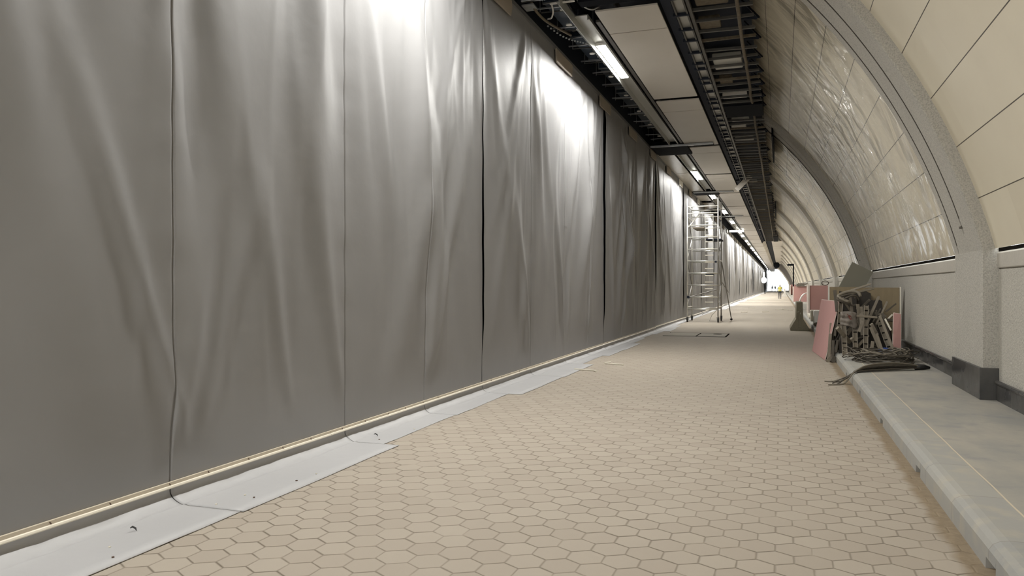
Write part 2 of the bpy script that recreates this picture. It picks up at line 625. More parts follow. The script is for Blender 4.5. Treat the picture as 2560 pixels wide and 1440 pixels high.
# arch ribs growing out of pilasters
RR = 8.965
for k in range(-1, 19):
    y0 = RIB0 + k * PITCH
    y1 = y0 + RIBW
    path = []      # (x, z, normal x, normal z, groove1, groove2)
    PB = asin((1.93 - VZ) / RR)
    for z in [KH, .5, .55, 1.0, 1.5, 1.88, 1.93]:
        path.append((VX + RR * cos(PB), z, 1.0, 0.0, 0, 0))
    n = 56
    for j in range(1, n + 1):
        a = PB + (P1 - PB) * j / n
        path.append((VX + RR * cos(a), VZ + RR * sin(a), cos(a), sin(a), 1 if j > 0 else 0, 1 if j > 2 else 0))
    w = RIBW
    cols = [(0, .30), (0, .012), (.012, 0), (.40 * w, 0), (.40 * w + .004, 2), (.40 * w + .062, 2), (.40 * w + .066, 0), (.80 * w, 0),
            (.80 * w + .004, 1), (.80 * w + .062, 1), (.80 * w + .066, 0), (w - .012, 0), (w, .012), (w, .30)]
    rows = []
    for x, z, nx, nz, g1, g2 in path:
        r = []
        for dy, off in cols:
            o_ = off
            if off == 1: o_ = .045 * g1
            if off == 2: o_ = .045 * g2
            r.append((x + nx * o_, y0 + dy, z + nz * o_))
        rows.append(r)
    rb = MB().grid(rows).build('trim_%d' % (k + 5), M['rib'], kind='structure',
                               label='rough grey stone arch rib, %s along the vault' % (ORD[k] if k >= 0 else 'behind the viewpoint'))
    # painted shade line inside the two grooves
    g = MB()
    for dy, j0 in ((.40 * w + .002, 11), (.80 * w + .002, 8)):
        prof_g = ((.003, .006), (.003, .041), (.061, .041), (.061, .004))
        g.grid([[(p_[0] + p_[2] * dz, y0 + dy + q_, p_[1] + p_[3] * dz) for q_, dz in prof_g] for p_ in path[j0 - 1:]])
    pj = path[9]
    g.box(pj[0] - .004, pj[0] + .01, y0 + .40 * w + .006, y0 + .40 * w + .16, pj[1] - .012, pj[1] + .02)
    g.build('groove_shade_line', M['groove'], rb)
    if k >= 1:
        ra = RR - .002
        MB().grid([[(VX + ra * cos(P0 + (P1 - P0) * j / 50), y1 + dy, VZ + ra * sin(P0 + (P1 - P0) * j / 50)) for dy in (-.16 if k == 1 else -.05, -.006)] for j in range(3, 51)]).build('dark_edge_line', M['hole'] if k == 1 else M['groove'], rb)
    xq = VX + RR * cos(PB)
    MB().box(xq - .03, XW + .1, y0 - .03, y1 + .03, KH, .545).build('plinth', M['granite'], rb, bevel=.006)

# soffit of the service void and the beam that carries the sheeting
MB().box(-4.4, -.86, YB, YE, 6.85, 7.0).build('ceiling_soffit', M['soffit'], kind='structure')
b = MB()
b.box(-4.45, -4.30, YB, YE, 0, HC - .06)  # added backing, keeps sky light from leaking through the sheet gaps
b.box(-4.45, -4.04, YB, YE, HC - .06, 6.86)
b.build('light_block_left', M['dark'], kind='structure', label='added dark backing behind and above the sheeting, blocks stray light')
b = MB()
b.box(-4.03, -3.93, YB, YE, HC - .02, HC + .05)
b.build('trim_24', M['beamgrey'], kind='structure', label='grey edge beam the sheeting hangs from')

# ------------------------------------------------------------------ grey sheeting along the left
H0 = .155


def sm(a, b_, x):
    t = max(0.0, min(1.0, (x - a) / (b_ - a)))
    return t * t * (3 - 2 * t)


SHEETS = [(-21.25, -13.45), (-13.45, -5.65), (-5.65, 2.15)]
yy = 2.15
while yy < 249:
    SHEETS.append((yy, yy + 7.8))
    yy += 7.8


def make_sheet(i, y0, y1):
    rs = random.Random(100 + i)
    near = y0 > -6 and y0 < 26
    seams = [y0 + 1.95 * k for k in range(1, 4)]
    if i == 3: seams = [4.15, 6.38, 8.11]
    if i == 4: seams = [12.13, 14.25, 16.1]
    if i == 5: seams = [19.9, 22.0, 23.8]
    folds = []
    anchors = [y0 + .02] + seams + [y1 - .02] + [y0 + rs.uniform(.3, 7.5) for _ in range(5)]
    for a in anchors:
        for _ in range(rs.choice([2, 3, 3])):
            folds.append((a, rs.uniform(-.42, .34), rs.uniform(.04, .09), rs.uniform(.03, .06), rs.uniform(.010, .026) * rs.choice([1, 1, -.7]), 0, rs.uniform(2.5, 6.5)))
    for a in seams + [y0 + rs.uniform(.5, 7.3) for _ in range(4)]:
        folds.append((a, rs.uniform(-.4, .4), rs.uniform(.04, .08), rs.uniform(.03, .06), rs.uniform(.012, .03), 1, rs.uniform(1.5, 3.4)))
    for _ in range(26):
        folds.append((rs.uniform(y0, y1), rs.uniform(-.16, .16), rs.uniform(.025, .05), rs.uniform(.004, .014), rs.uniform(.002, .006), rs.choice([0, 0, 0, 1]), rs.uniform(2.0, 5.5)))
    sd = Vector((i * 7.31, i * 3.7, 0))
    edge_amp = rs.uniform(.02, .05)

    def disp(y, h):
        d = .03 * noise.noise(Vector((y * .45, h * .14, 0)) + sd) + .012 * noise.noise(Vector((y * 1.3 + h * .3, h * .25, 4)) + sd)
        for a, sl, w0, wg, amp, bot, ln in folds:
            s_ = (h - H0) if bot else (HC - h)
            if s_ > ln + 1.5: continue
            w = w0 + wg * s_
            e = (y - a - sl * s_) / w
            if abs(e) > 3: continue
            fall = sm(0, .5, s_) * (1 - sm(ln * .6, ln + 1.4, s_))
            d += amp * 1.5 * fall * exp(-e * e) * min(1.6, .5 + w / .2)
        for s_ in seams:
            q = abs(y - s_)
            if q < .6:
                d += .012 * exp(-q / .14) * noise.noise(Vector((h * 3.1, s_ * 5, 1)))
        for e_, sg in ((y0, 1), (y1, .25)):
            q = abs(y - e_)
            if q < .8:
                d += edge_amp * sg * exp(-q / .2) * (1 - .6 * h / HC) * sm(H0, 1.2, h) + .008 * exp(-q / .1) * noise.noise(Vector((h * 2.6, e_, 1)))
        return d * sm(.12, .9, h) * (1 - .75 * sm(HC - .7, HC, h))

    ny = 300 if near else (120 if y0 < 60 and y0 > 0 else 40)
    nh = 110 if near else (50 if y0 < 60 and y0 > 0 else 16)
    ys = [y0 + .009 + (y1 - y0 - .018) * k / ny for k in range(ny + 1)]
    if near:
        for s_ in seams:
            ys = [q for q in ys if abs(q - s_) > .014] + [s_ - .010, s_ - .003, s_ + .003, s_ + .010]
        ys.sort()
    sset = set()
    if near:
        for s_ in seams: sset |= {round(s_ - .003, 4), round(s_ + .003, 4)}
    hs = [H0 - .035, H0] + [H0 + (HC - H0) * (k / nh) for k in range(1, nh + 1)]
    rows = []
    for h in hs:
        rows.append([(XC + disp(q, h) - (.018 if round(q, 4) in sset else 0), q, h) for q in ys])
    lab = ('grey hanging sheet nearest the viewpoint, with three weld lines' if i == 3 else
           'grey hanging sheet, %s along the row from the near end' % ORD[max(i - 3, 0)]) if i >= 3 else 'grey hanging sheet beside the viewpoint'
    if i < 3: lab = 'grey hanging sheet, %s back from the nearest in view' % ORD[2 - i]
    o = MB().grid(rows).build('curtain_sheet', M['curtain'], smooth=True)
    tag(o, lab, 'sheeting', 'grey sheets along the left side')
    # skirt that curls out over the road
    prof = [(-.0, H0 - .035), (.0, H0 - .055), (.0, .086), (.004, .072), (.016, .052), (.038, .031), (.066, .015), (.092, .006), (.112, .004), (.122, .009), (.135, .009), (.16, .004), (.26, .005), (.36, .005), (.48, .005), (1.0, .005)]
    sy = sorted(set([y0] + seams + [y1]))
    wid = {}
    for k in range(len(sy) - 1):
        wid[k] = rs.choice([.60, .60, .42, .36]) if y0 < 30 or y0 > 42 else .19
        if 25 < y0 < 30: wid[k] = (.5, .4, .2, .2)[k]
    if i == 3: wid = {0: .61, 1: .61, 2: .42, 3: .42}
    if i == 4: wid = {0: .60, 1: .61, 2: .36, 3: .5}
    if i == 5: wid = {0: .52, 1: .3, 2: .2, 3: .3}
    sk = MB()
    for k in range(len(sy) - 1):
        a, c = sy[k] + .006, sy[k + 1] - .004
        n_ = 60 if near else (12 if y0 < 60 else 4)
        rows = []
        for px, pz in prof:
            r = []
            for q in range(n_ + 1):
                y_ = a + (c - a) * q / n_
                lim = wid[k] + .012 * noise.noise(Vector((y_ * 1.1, 3.3, i))) - (.02 * q / n_)
                nx = px * (1 + .22 * noise.noise(Vector((y_ * 2.2, px * 3, i + .5)))) if px < .3 else px
                nz = pz + (.016 * noise.noise(Vector((y_ * 3.5, px * 5, i * 2.))) + .010 * noise.noise(Vector((y_ * 9, px * 9, i * 2.)))) * sm(.005, .03, px) * (1 - sm(.09, .16, px))
                nz += .007 * sm(.2, .45, px) * max(0, noise.noise(Vector((y_ * 2.1, 8.1, i))))
                r.append((XC + min(nx, lim), y_, max(nz, .004)))
            rows.append(r)
        sk.grid(rows, flip=True)
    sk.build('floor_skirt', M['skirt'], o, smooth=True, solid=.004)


for i, (a, c) in enumerate(SHEETS):
    make_sheet(i, a, c)

# battens that clamp the sheeting at its foot
y = -5.6
k = 0
while y < 200:
    L = 3.9
    jx = 0 if y < 24 else R.uniform(-.02, .05)
    jz = 0 if y < 24 else R.uniform(-.02, .03)
    root = thing('batten', (XC, y, H0), ('pale nailed batten clamping the sheet foot, %s from the near end' % ORD[max(k - 1, 0)]) if k else 'pale nailed batten clamping the sheet foot beside the viewpoint', 'batten', 'battens along the foot of the sheeting')
    m = Matrix.Translation((jx, 0, jz))
    MB().box(XC + .002, XC + .020, y + .002, y + L - .002, H0 - .042, H0, m).build('face_board', M['batten'], root)
    MB().prism([(XC + .020, H0 - .042), (XC + .031, H0 - .042), (XC + .032, H0 - .036), (XC + .028, H0 - .026), (XC + .020, H0 - .022)], y + .002, y + L - .002).xf(m).build('lip', M['battenlip'], root)
    if y < 22:
        for q in range(9):
            ny = y + .2 + q * .43 + R.uniform(-.06, .06)
            MB().bar((XC + .0215, ny, H0 - .006), (XC + .0215, ny + .010, H0 - .019), .006, .004, (1, 0, 0)).build('nail_head', M['nail'], root)
    y += L
    k += 1

# beige plates along the head of the sheeting
k = 0
y = 6.3
while y < 120:
    L = 1.15
    z1 = HC - .01
    root = MB().prism([(y, z1), (y + L, z1), (y + L + .02, z1 - .10), (y + L - .03, z1 - .24), (y + .02, z1 - .25)], XC + .03, XC + .055, 'x')
    o = root.build('mounting_plate', M['plate'] if k % 2 == 0 or k < 7 else M['white'], bevel=.003)
    tag(o, 'beige plate fixed at the head of the sheeting, %s from the near end' % ORD[k], 'plate', 'beige plates along the sheeting head')
    y += 3.62
    k += 1

# ------------------------------------------------------------------ hung ceiling: panels, light trough, lamps
k = 0
n = 0
y = 12.0
while y < 236:
    for L in (1.14, 4.93):
        extra = y > 79
        rt = thing('ceiling_panel', (-2.33, y + L / 2, HC), 'plain off-white ceiling panel, %s in the row right of the lamps' % ORD[n], 'ceiling panel', 'ceiling panels right of the lamp trough')
        MB().box(-2.83, -1.83, y + .006, y + L - .006, HC, HC + .03).build('panel_sheet', M['panel'], rt, bevel=.004)
        MB().box(-2.80, -2.74, y + .02, y + L - .02, HC + .03, HC + .07).build('support_channel', M['dullgalv'], rt)
        if extra:
            MB().prism([(-1.83, HC), (-1.80, HC), (-1.52, HC + .33), (-1.55, HC + .34)], y + .02, y + L - .02).build('upturned_side', M['panel'], rt)
        y += L + .02
        n += 1
    y += .26
    k += 1

# wrapped panels between trough and sheeting, only over the stretch beyond the first cross duct
n = 0
for a, c, fm in ((25.7, 30.2, 'filmpanel'), (30.25, 36.2, 'filmpanel'), (37.7, 40.4, 'filmpanel'), (41.5, 44.5, 'filmpanel')):
    o = MB().box(-3.93, -3.38, a, c, HC, HC + .03).build('ceiling_panel', M[fm], bevel=.004)
    tag(o, 'film-wrapped ceiling panel between lamps and sheeting, %s from the near end' % ORD[n], 'ceiling panel', 'wrapped panels beside the sheeting')
    n += 1

# light trough in lengths
TR = [(12.3, 23.9), (25.65, 36.0), (37.45, 48.0), (48.1, 60.0), (60.1, 72.0), (72.1, 84.0), (84.1, 96.0), (96.1, 120.0), (120.1, 150.0), (150.1, 180.0), (180.1, 230.0)]
for n, (a, c) in enumerate(TR):
    rt = thing('ceiling_light_trough', (-3.13, (a + c) / 2, HC), 'long grey metal lamp trough, %s length from the near end' % ORD[n], 'light trough', 'lamp trough lengths')
    MB().box(-3.25, -3.02, a, c, HC + .075, HC + .09).build('trough_back', M['trough'], rt)
    MB().prism([(-3.30, HC), (-3.255, HC - .05), (-3.245, HC - .05), (-3.245, HC + .09), (-3.265, HC + .09), (-3.265, HC + .012), (-3.30, HC + .012)], a - (.9 if n == 0 else 0), c).build('flange', M['trough'], rt)
    MB().prism([(-3.03, HC), (-2.99, HC), (-2.99, HC + .012), (-3.015, HC + .012), (-3.015, HC + .09), (-3.03, HC + .09)], a, c).build('flange', M['trough'], rt)
    MB().box(-2.93, -2.86, a + .2, c, HC + .01, HC + .05).build('side_angle', M['dullgalv'], rt)

LAMPS = [-16.2, -8.4, -.6, 7.1, 14.9, 31.2, 38.4, 46.8, 54.5, 64.6, 69.6, 78.0, 83.4, 92.0, 97.2, 104.5, 110, 117, 122.5, 130, 137, 145, 153, 162, 172, 184, 198]
LL = 2.3


def lamp_data(power):
    l = bpy.data.lights.new('lamp_light', 'AREA')
    l.shape = 'RECTANGLE'
    l.size = .15
    l.size_y = LL - .1
    l.energy = power
    l.color = (1.0, .98, .935)
    l.spread = radians(176)
    return l


LD = lamp_data(272.0)
LDF = lamp_data(430.0)
proto = thing('ceiling_lamp', (-3.135, LAMPS[0], HC + .02), 'x', 'lamp', 'lit lamps in the ceiling trough')
MB().box(-3.225, -3.045, LAMPS[0] - LL / 2, LAMPS[0] + LL / 2, HC + .02, HC + .07).build('lamp_body', M['white'], proto)
MB().prism([(-3.22, HC + .02), (-3.205, HC + .004), (-3.065, HC + .004), (-3.05, HC + .02)], LAMPS[0] - LL / 2 + .02, LAMPS[0] + LL / 2 - .02).build('diffuser', M['diffuser'], proto)
lo = bpy.data.objects.new('lamp_light', LD)
COL.objects.link(lo)
lo.parent = proto
lo.location = (0, 0, -.024)
for i, y in enumerate(LAMPS):
    if i < 4:
        lab = 'white strip lamp over the viewpoint, %s back from the nearest visible lamp' % ORD[3 - i]
    else:
        lab = 'lit white strip lamp, %s from the near end of the ceiling' % ORD[i - 4]
    if i == 0:
        proto['label'] = lab
        continue
    d = dup(proto, (-3.135, y, HC + .02), lab)
    if y > 60:
        for ch in d.children:
            if ch.type == 'LIGHT': ch.data = LDF

# cross ducts under the ceiling
for n, (y, x0, x1) in enumerate(((24.35, -3.86, -1.95), (36.7, -3.86, -2.05), (49.6, -3.8, -2.2))):
    rt = thing('ceiling_cross_duct', (-2.9, y, HC - .05), 'black cross duct with a bright rail under the ceiling, %s from the near end' % ORD[n], 'duct', 'cross ducts under the ceiling')
    MB().box(x0 + .02, -2.75, y - .30, y + (1.25 if n == 0 else .7), HC - .06, HC + .12).build('duct_body', M['black'], rt, bevel=.01)
    MB().box(-2.56, x1, y - .36, y - .10, HC - .045, HC - .02).build('duct_end', M['black'], rt, bevel=.005)
    MB().box(x0, x1, y - .42, y - .36, HC - .07, HC - .01).build('rail', M['galv'], rt, bevel=.006)
    MB().cyl((-2.62, y - .39, HC - .02), (-2.62, y - .39, HC + .2), .012).build('bolt', M['galv'], rt)
# dark transom before the first panel
o = MB().box(-3.0, -1.7, 11.55, 11.8, HC + .02, HC + .2).build('ceiling_transom', M['black'], bevel=.01)
tag(o, 'black transom in front of the first ceiling panel', 'beam')

# lamp mounted crosswise further in
rt = thing('ceiling_tube_lamp', (-3.0, 61.5, HC - .12), 'lit tube lamp mounted crosswise below the trough', 'lamp')
MB().cyl((-3.78, 61.5, HC - .12), (-2.72, 61.5, HC - .12), .07).build('tube', M['tubeglow'], rt)
for x in (-3.6, -2.9):
    MB().cyl((x, 61.5, HC - .12), (x, 61.5, HC + .05), .015).build('bracket', M['dullgalv'], rt)

# services in the open void beside the sheeting
def wob(a, b_, n, amp, seed):
    a, b_ = Vector(a), Vector(b_)
    return [a.lerp(b_, i / n) + Vector((noise.noise(Vector((i * .7, seed, 0))), 0, noise.noise(Vector((i * .7, seed, 9))))) * amp for i in range(n + 1)]


for n, (x, z, r, mt) in enumerate(((-3.78, 6.48, .055, 'dullgalv'), (-3.62, 6.36, .03, 'galv'), (-3.50, 6.55, .07, 'dark'), (-3.42, 6.26, .022, 'galv'), (-2.70, 6.4, .05, 'dullgalv'))):
    o = MB().tube([(x, 6 + q * 4, z) for q in range(20)], r, 10).build('ceiling_conduit', M[mt], smooth=True)
    tag(o, 'conduit in the open ceiling void, %s from the sheeting' % ORD[n], 'conduit', 'conduits in the ceiling void')
M['blueduct'] = simple('blue_black_duct', (.022, .036, .055), .5, .3, .3, 2.0)
for n, (y, L, x0, z0) in enumerate(((8.6, 2.6, -3.88, 6.28), (12.3, 1.5, -3.80, 6.30), (14.3, 1.6, -3.86, 6.34), (16.4, 1.9, -3.78, 6.30), (18.7, 1.7, -3.86, 6.32), (20.9, 2.2, -3.8, 6.3))):
    rt = thing('ceiling_duct', (x0 + .15, y + L / 2, z0 + .15), 'blue-black rectangular duct in the open void, %s from the near end' % ORD[n], 'duct', 'rectangular ducts in the void')
    MB().box(x0, x0 + .30, y, y + L, z0, z0 + .26).build('duct_body', M['blueduct'], rt, bevel=.01)
    for q in (y + .02, y + L - .06):
        MB().box(x0 - .015, x0 + .315, q, q + .04, z0 - .015, z0 + .275).build('duct_flange', M['galv'], rt)
    MB().cyl((x0 + .36, y + .3, z0 + .05), (x0 + .36, y + L - .3, z0 - .02), .018, 6).build('side_pipe', M['dullgalv'], rt)
n = 0
y = 10.2
while y < 50:
    rt = thing('hanging_trapeze', (-3.6, y, 6.2), 'thin steel trapeze hanger in the open void, %s from the near end' % ORD[n], 'hanger', 'trapeze hangers in the void')
    z = 6.16 + R.uniform(-.03, .05)
    x1 = -3.34 - R.uniform(0, .1)
    MB().bar((-3.92, y, z), (x1, y, z + R.uniform(-.02, .02)), .03, .022).build('cross_strut', M['galv'], rt)
    for x in (-3.84, x1 - .03):
        MB().cyl((x, y, z - .06), (x, y, 6.86), .007, 6).build('threaded_rod', M['galv'], rt)
    MB().cyl((x1 - .03, y, z - .075), (x1 - .03, y, z - .06), .03, 12).build('washer', M['steelwhite'], rt)
    MB().bar((-3.92, y + .32, z + .05), (-3.5, y + .36, z + .05), .018, .018).build('tie_strut', M['dullgalv'], rt)
    y += R.uniform(.85, 1.15)
    n += 1
for n in range(7):
    y = 12.6 + n * 1.7
    rt = thing('hanging_disc_clip', (-3.45, y, 6.02), 'small round disc clip hung beside the trough, %s from the near end' % ORD[n], 'clip', 'disc clips beside the trough')
    MB().cyl((-3.42, y, 5.97), (-3.42, y, 5.985), .055, 16).build('disc', M['steelwhite'], rt)
    MB().cyl((-3.42, y, 5.985), (-3.42, y, 6.86), .008, 6).build('rod', M['galv'], rt)
# strut and loose loops just above the near end of the trough
rt = thing('ceiling_strut', (-3.3, 11.6, 5.98), 'shiny slotted steel strut across the void above the trough end', 'strut')
MB().bar((-3.86, 11.35, 6.0), (-2.98, 11.45, 6.04), .07, .05).build('channel', M['galv'], rt, bevel=.006)
MB().box(-3.86, -3.66, 11.36, 11.62, 5.92, 5.945).build('end_plate', M['galv'], rt, bevel=.004)
MB().bar((-3.45, 11.55, 5.97), (-3.06, 11.6, 5.99), .04, .02).build('tie', M['steelwhite'], rt)
for n, (pts, mt, r, lab) in enumerate((
        ([(-3.72, 11.4, 6.0), (-3.70, 11.6, 5.9), (-3.64, 11.95, 5.85), (-3.60, 12.6, 5.93), (-3.55, 13.2, 6.0)], 'rust', .022, 'brown cable sagging from the steel strut'),
        ([(-3.62, 12.0, 5.9), (-3.52, 11.9, 5.87), (-3.45, 11.75, 5.93), (-3.44, 11.6, 5.99)], 'steelwhite', .014, 'pale cable loop under the steel strut'),
        ([(-3.2, 11.3, 6.2), (-3.05, 11.2, 6.08), (-2.9, 11.3, 6.05), (-2.8, 11.5, 6.15), (-2.85, 11.8, 6.25)], 'black', .025, 'black cable looped above the trough end'),
        ([(-3.05, 11.7, 6.05), (-2.95, 11.85, 5.95), (-2.85, 11.95, 5.94), (-2.76, 12.0, 6.0)], 'galv', .014, 'bright wire loop beside the trough end'),
)):
    sp = []
    for q in range(len(pts) - 1):
        for e in range(4): sp.append(Vector(pts[q]).lerp(Vector(pts[q + 1]), e / 4))
    sp.append(Vector(pts[-1]))
    for _ in range(2): sp = [sp[0]] + [(sp[q - 1] + sp[q] * 2 + sp[q + 1]) / 4 for q in range(1, len(sp) - 1)] + [sp[-1]]
    tag(MB().tube(sp, r, 8).build('hanging_cable', M[mt], smooth=True), lab, 'cable')
# chain of bright links
rt = thing('hanging_chain', (-3.66, 13.0, 5.95), 'bright beaded chain hanging in the void by the trough', 'chain')
cp = []
for q in range(22):
    s_ = q / 21
    cp.append((-3.78 + .42 * min(1, s_ * 1.4), 12.55 + 2.0 * s_, 5.98 - .05 * sin(s_ * pi * 2)))
for q in range(0, 22):
    p = Vector(cp[q])
    MB().tube([p + Vector((0, -.02, -.006)), p + Vector((0, .02, .006))], .016, 6).build('link', M['galv'], rt)
# big bright duct fittings above the frame edge
rt = thing('ceiling_flexible_duct', (-2.95, 10.6, 6.3), 'foil flexible duct crumpled in the void above the strut', 'duct')
pts = [(-3.35, 10.4, 6.35), (-3.2, 10.5, 6.2), (-3.05, 10.7, 6.15), (-2.9, 10.75, 6.2), (-2.75, 10.7, 6.35)]
sp = []
for q in range(len(pts) - 1):
    for e in range(8): sp.append(Vector(pts[q]).lerp(Vector(pts[q + 1]), e / 8))
MB().tube(sp, [.12 + .014 * (q % 2) for q in range(len(sp))], 14).build('foil_hose', M['galv'], rt, smooth=True)
MB().cyl((-2.76, 10.7, 6.34), (-2.70, 10.68, 6.42), .15, 16).build('collar', M['dullgalv'], rt)

# ------------------------------------------------------------------ open steel frame right of the panels
seg = [(8.5, 19.3), (19.3, 28.3), (28.3, 38.2), (38.2, 48.2), (48.2, 58.2), (58.2, 68.4), (68.4, 79.0)]
for n, (a, c) in enumerate(seg):
    rt = thing('hanging_ceiling_frame', (-1.1, (a + c) / 2, HC), 'open dark steel ceiling frame of cross bars, %s length from the near end' % ORD[n], 'ceiling frame', 'open steel frames below the vault')
    MB().box(-1.40, -1.35, a, c, HC + .0, HC + .06).build('side_rail', M['dullgalv'], rt)
    pts = wob((-.66, a, HC + .02), (-.66, c, HC + .02), 24, .02, n + .3)
    MB().tube(pts, .03, 6).build('rusty_tie', M['rust'], rt)
    MB().box(-1.40, -.5, a, c, HC + .35, HC + .38).build('backing', M['dark'], rt)
    y = a + .25
    q = 0
    while y < c - .1:
        MB().bar((-1.38, y, HC + .04), (-.42, y + .02, HC + .04 + R.uniform(-.02, .02)), .045 if q % 2 else .03, .05).build('crossbar', M['dullgalv'] if q % 5 else M['rust'], rt)
        if (n < 1 or n == 3 or q % 3 == 0) and q % 2 == 0:
            # dark gusset fin pointing to the vault
            MB().prism([(-.62, HC + .30), (-.36, HC + .02), (-.38, HC + .0), (-.62, HC + .02)], y + .1, y + .115, 'y').build('gusset_fin', M['dark'], rt)
            MB().prism([(-.64, HC + .36), (-.62, HC + .36), (-.33, HC + .03), (-.35, HC + .02)], y + .08, y + .14, 'y').build('fin_flange', M['black'], rt)
        y += R.uniform(.47, .62)
        q += 1
# dark side plates at the frame edge
for n, (a, c, x, h, d) in enumerate(((19.3, 20.6, -.42, .34, .9), (23.6, 28.6, -.215, .55, .42), (45.5, 52.5, -.28, .40, .35), (71, 79, -.25, .30, .40))):
    o = MB().prism([(x, HC + h), (x, HC - .02), (x - d, HC - .02), (x - d, HC + .02), (x - .03, HC + .02), (x - .03, HC + h)] if n in (0, 3) else
                   [(x, HC + h), (x, HC - .02), (x - .05, HC - .02), (x - .05, HC + h)], a, c).build('hanging_dark_plate', M['black'], bevel=.006)
    tag(o, 'black folded plate at the frame edge below the vault, %s from the near end' % ORD[n], 'plate', 'black plates along the frame edge')
# flat black duct and cable ladder beside the panels
for n, (a, c) in enumerate(((7, 33.2), (33.6, 79))):
    o = MB().box(-1.80, -1.64, a, c, HC + .06, HC + .2).build('hanging_duct', M['dark'], bevel=.01)
    tag(o, 'flat black duct beside the ceiling panels, %s' % ('near length' if n == 0 else 'length beyond the loose board'), 'duct')
for n, (a, c) in enumerate(((8.0, 20.0), (20.0, 33.0), (34.0, 48.0), (48.0, 62.0), (62.0, 78.5))):
    rt = thing('hanging_cable_ladder', (-1.52, (a + c) / 2, HC), 'cable ladder with pale trays beside the frame, %s length from the near end' % ORD[n], 'cable ladder', 'cable ladder lengths')
    MB().box(-1.61, -1.585, a, c, HC - .02, HC + .05).build('side_rail', M['dullgalv'], rt)
    MB().box(-1.44, -1.415, a, c, HC - .02, HC + .05).build('side_rail', M['dullgalv'], rt)
    MB().box(-1.585, -1.44, a + .02, c - .02, HC + .03, HC + .04).build('tray', M['trough'], rt)
    y = a + .3
    while y < c - .1:
        MB().box(-1.66, -1.40, y, y + .05, HC - .03, HC + .02).build('rung', M['dark'], rt)
        y += R.choice([.55, .62, .75, .75, .4])
# pale things lying on the bars
for n, (y, x0, x1, dy, mt) in enumerate(((11.6, -1.3, -.8, .9, 'rust'), (13.2, -1.3, -.95, .45, 'rust'), (15.4, -1.3, -.75, .9, 'trough'), (17.0, -1.32, -1.05, .5, 'rust'), (18.6, -1.28, -.72, .3, 'steelwhite'),
                                         (21.3, -1.25, -.8, .28, 'steelwhite'), (22.3, -1.25, -.85, .2, 'steelwhite'), (24.2, -1.25, -.7, .35, 'trough'), (34.1, -1.2, -.85, .45, 'steelwhite'),
                                         (36.2, -1.25, -.7, .2, 'trough'), (46.6, -1.2, -.75, .6, 'white'), (58.0, -1.2, -.7, .8, 'steelwhite'), (66, -1.2, -.8, .8, 'trough'))):
    o = MB().box(x0, x1, y, y + dy, HC + .07, HC + .16, Matrix.Rotation(R.uniform(-.004, .004), 4, 'Z')).build('hanging_board_offcut', M[mt], bevel=.02)
    tag(o, 'pale offcut lying on the bars of the ceiling frame, %s from the near end' % ORD[n], 'offcut', 'offcuts on the frame bars')
# loose board dangling below the ladder
m = Matrix.Translation((-1.49, 33.4, 5.86)) @ Matrix.Rotation(radians(-45), 4, 'Y')
o = MB().box(-.40, .40, -.012, .012, -.105, .105, m).build('hanging_board', M['panel'], bevel=.003)
tag(o, 'loose white board dangling askew below the cable ladder', 'board')

# white panels right of the black gap, deep in
n = 0
y = 79.2
while y < 158:
    o = MB().prism([(-.86, HC + .02), (.17, HC + .02), (.15, HC + .05), (-.86, HC + .05)], y, y + 4.9).build('ceiling_panel', M['panel'])
    tag(o, 'white ceiling panel between black gap and vault, %s from its near end' % ORD[n], 'ceiling panel', 'white panels beside the vault deep in')
    y += 5.05
    n += 1
o = MB().box(-1.55, -.84, 79, 170, HC + .5, HC + .55).build('ceiling_gap_lining', M['dark'])
tag(o, None, None, None, 'structure')
rt = thing('hanging_fan', (-.75, 150, 5.4), 'round black fan hung under the ceiling by the bright exit', 'fan')
MB().cyl((-.75, 148.6, 5.45), (-.75, 150.4, 5.45), .55, 20).build('fan_drum', M['black'], rt, bevel=.04)
MB().cyl((-.75, 149.5, 5.9), (-.75, 149.5, 6.5), .06, 8).build('hanger_rod', M['black'], rt)

# portal wall deep in: grey infill with an arched opening
arc = [(-1.4, 5.85), (-.75, 5.35), (-.17, 4.74), (.30, 4.2), (.73, 3.55), (1.12, 2.95), (1.46, 2.37), (1.58, 1.8), (1.64, 1.18), (1.66, KH)]
poly = arc + [(2.4, KH), (2.4, 1.95), (2.1, 2.9), (1.6, 3.95), (.95, 4.98), (.2, 5.9), (-.3, 6.0)]
o = MB().prism(poly, 160, 160.5).build('wall_portal', M['greywall'], kind='structure', label='grey infill wall with an arched opening deep in the tunnel')
b = MB()
for i in range(len(arc) - 1):
    (x0, z0), (x1, z1) = arc[i], arc[i + 1]
    b.bar((x0 - .03, 159.98, z0 - .03), (x1 - .03, 159.98, z1 - .03), .10, .22, (1, 0, 1))
b.build('trim_25', M['portaledge'], kind='structure')  # pale strip paints the light caught by the arch edge
rt = thing('tall_post', (1.40, 96, KH), 'tall black post with a side arm on the pavement deep in the tunnel', 'post')
MB().box(1.33, 1.47, 95.93, 96.07, KH, 3.95).build('upright', M['black'], rt)
MB().box(.72, 1.47, 95.93, 96.07, 3.95, 4.18).build('side_arm', M['black'], rt)

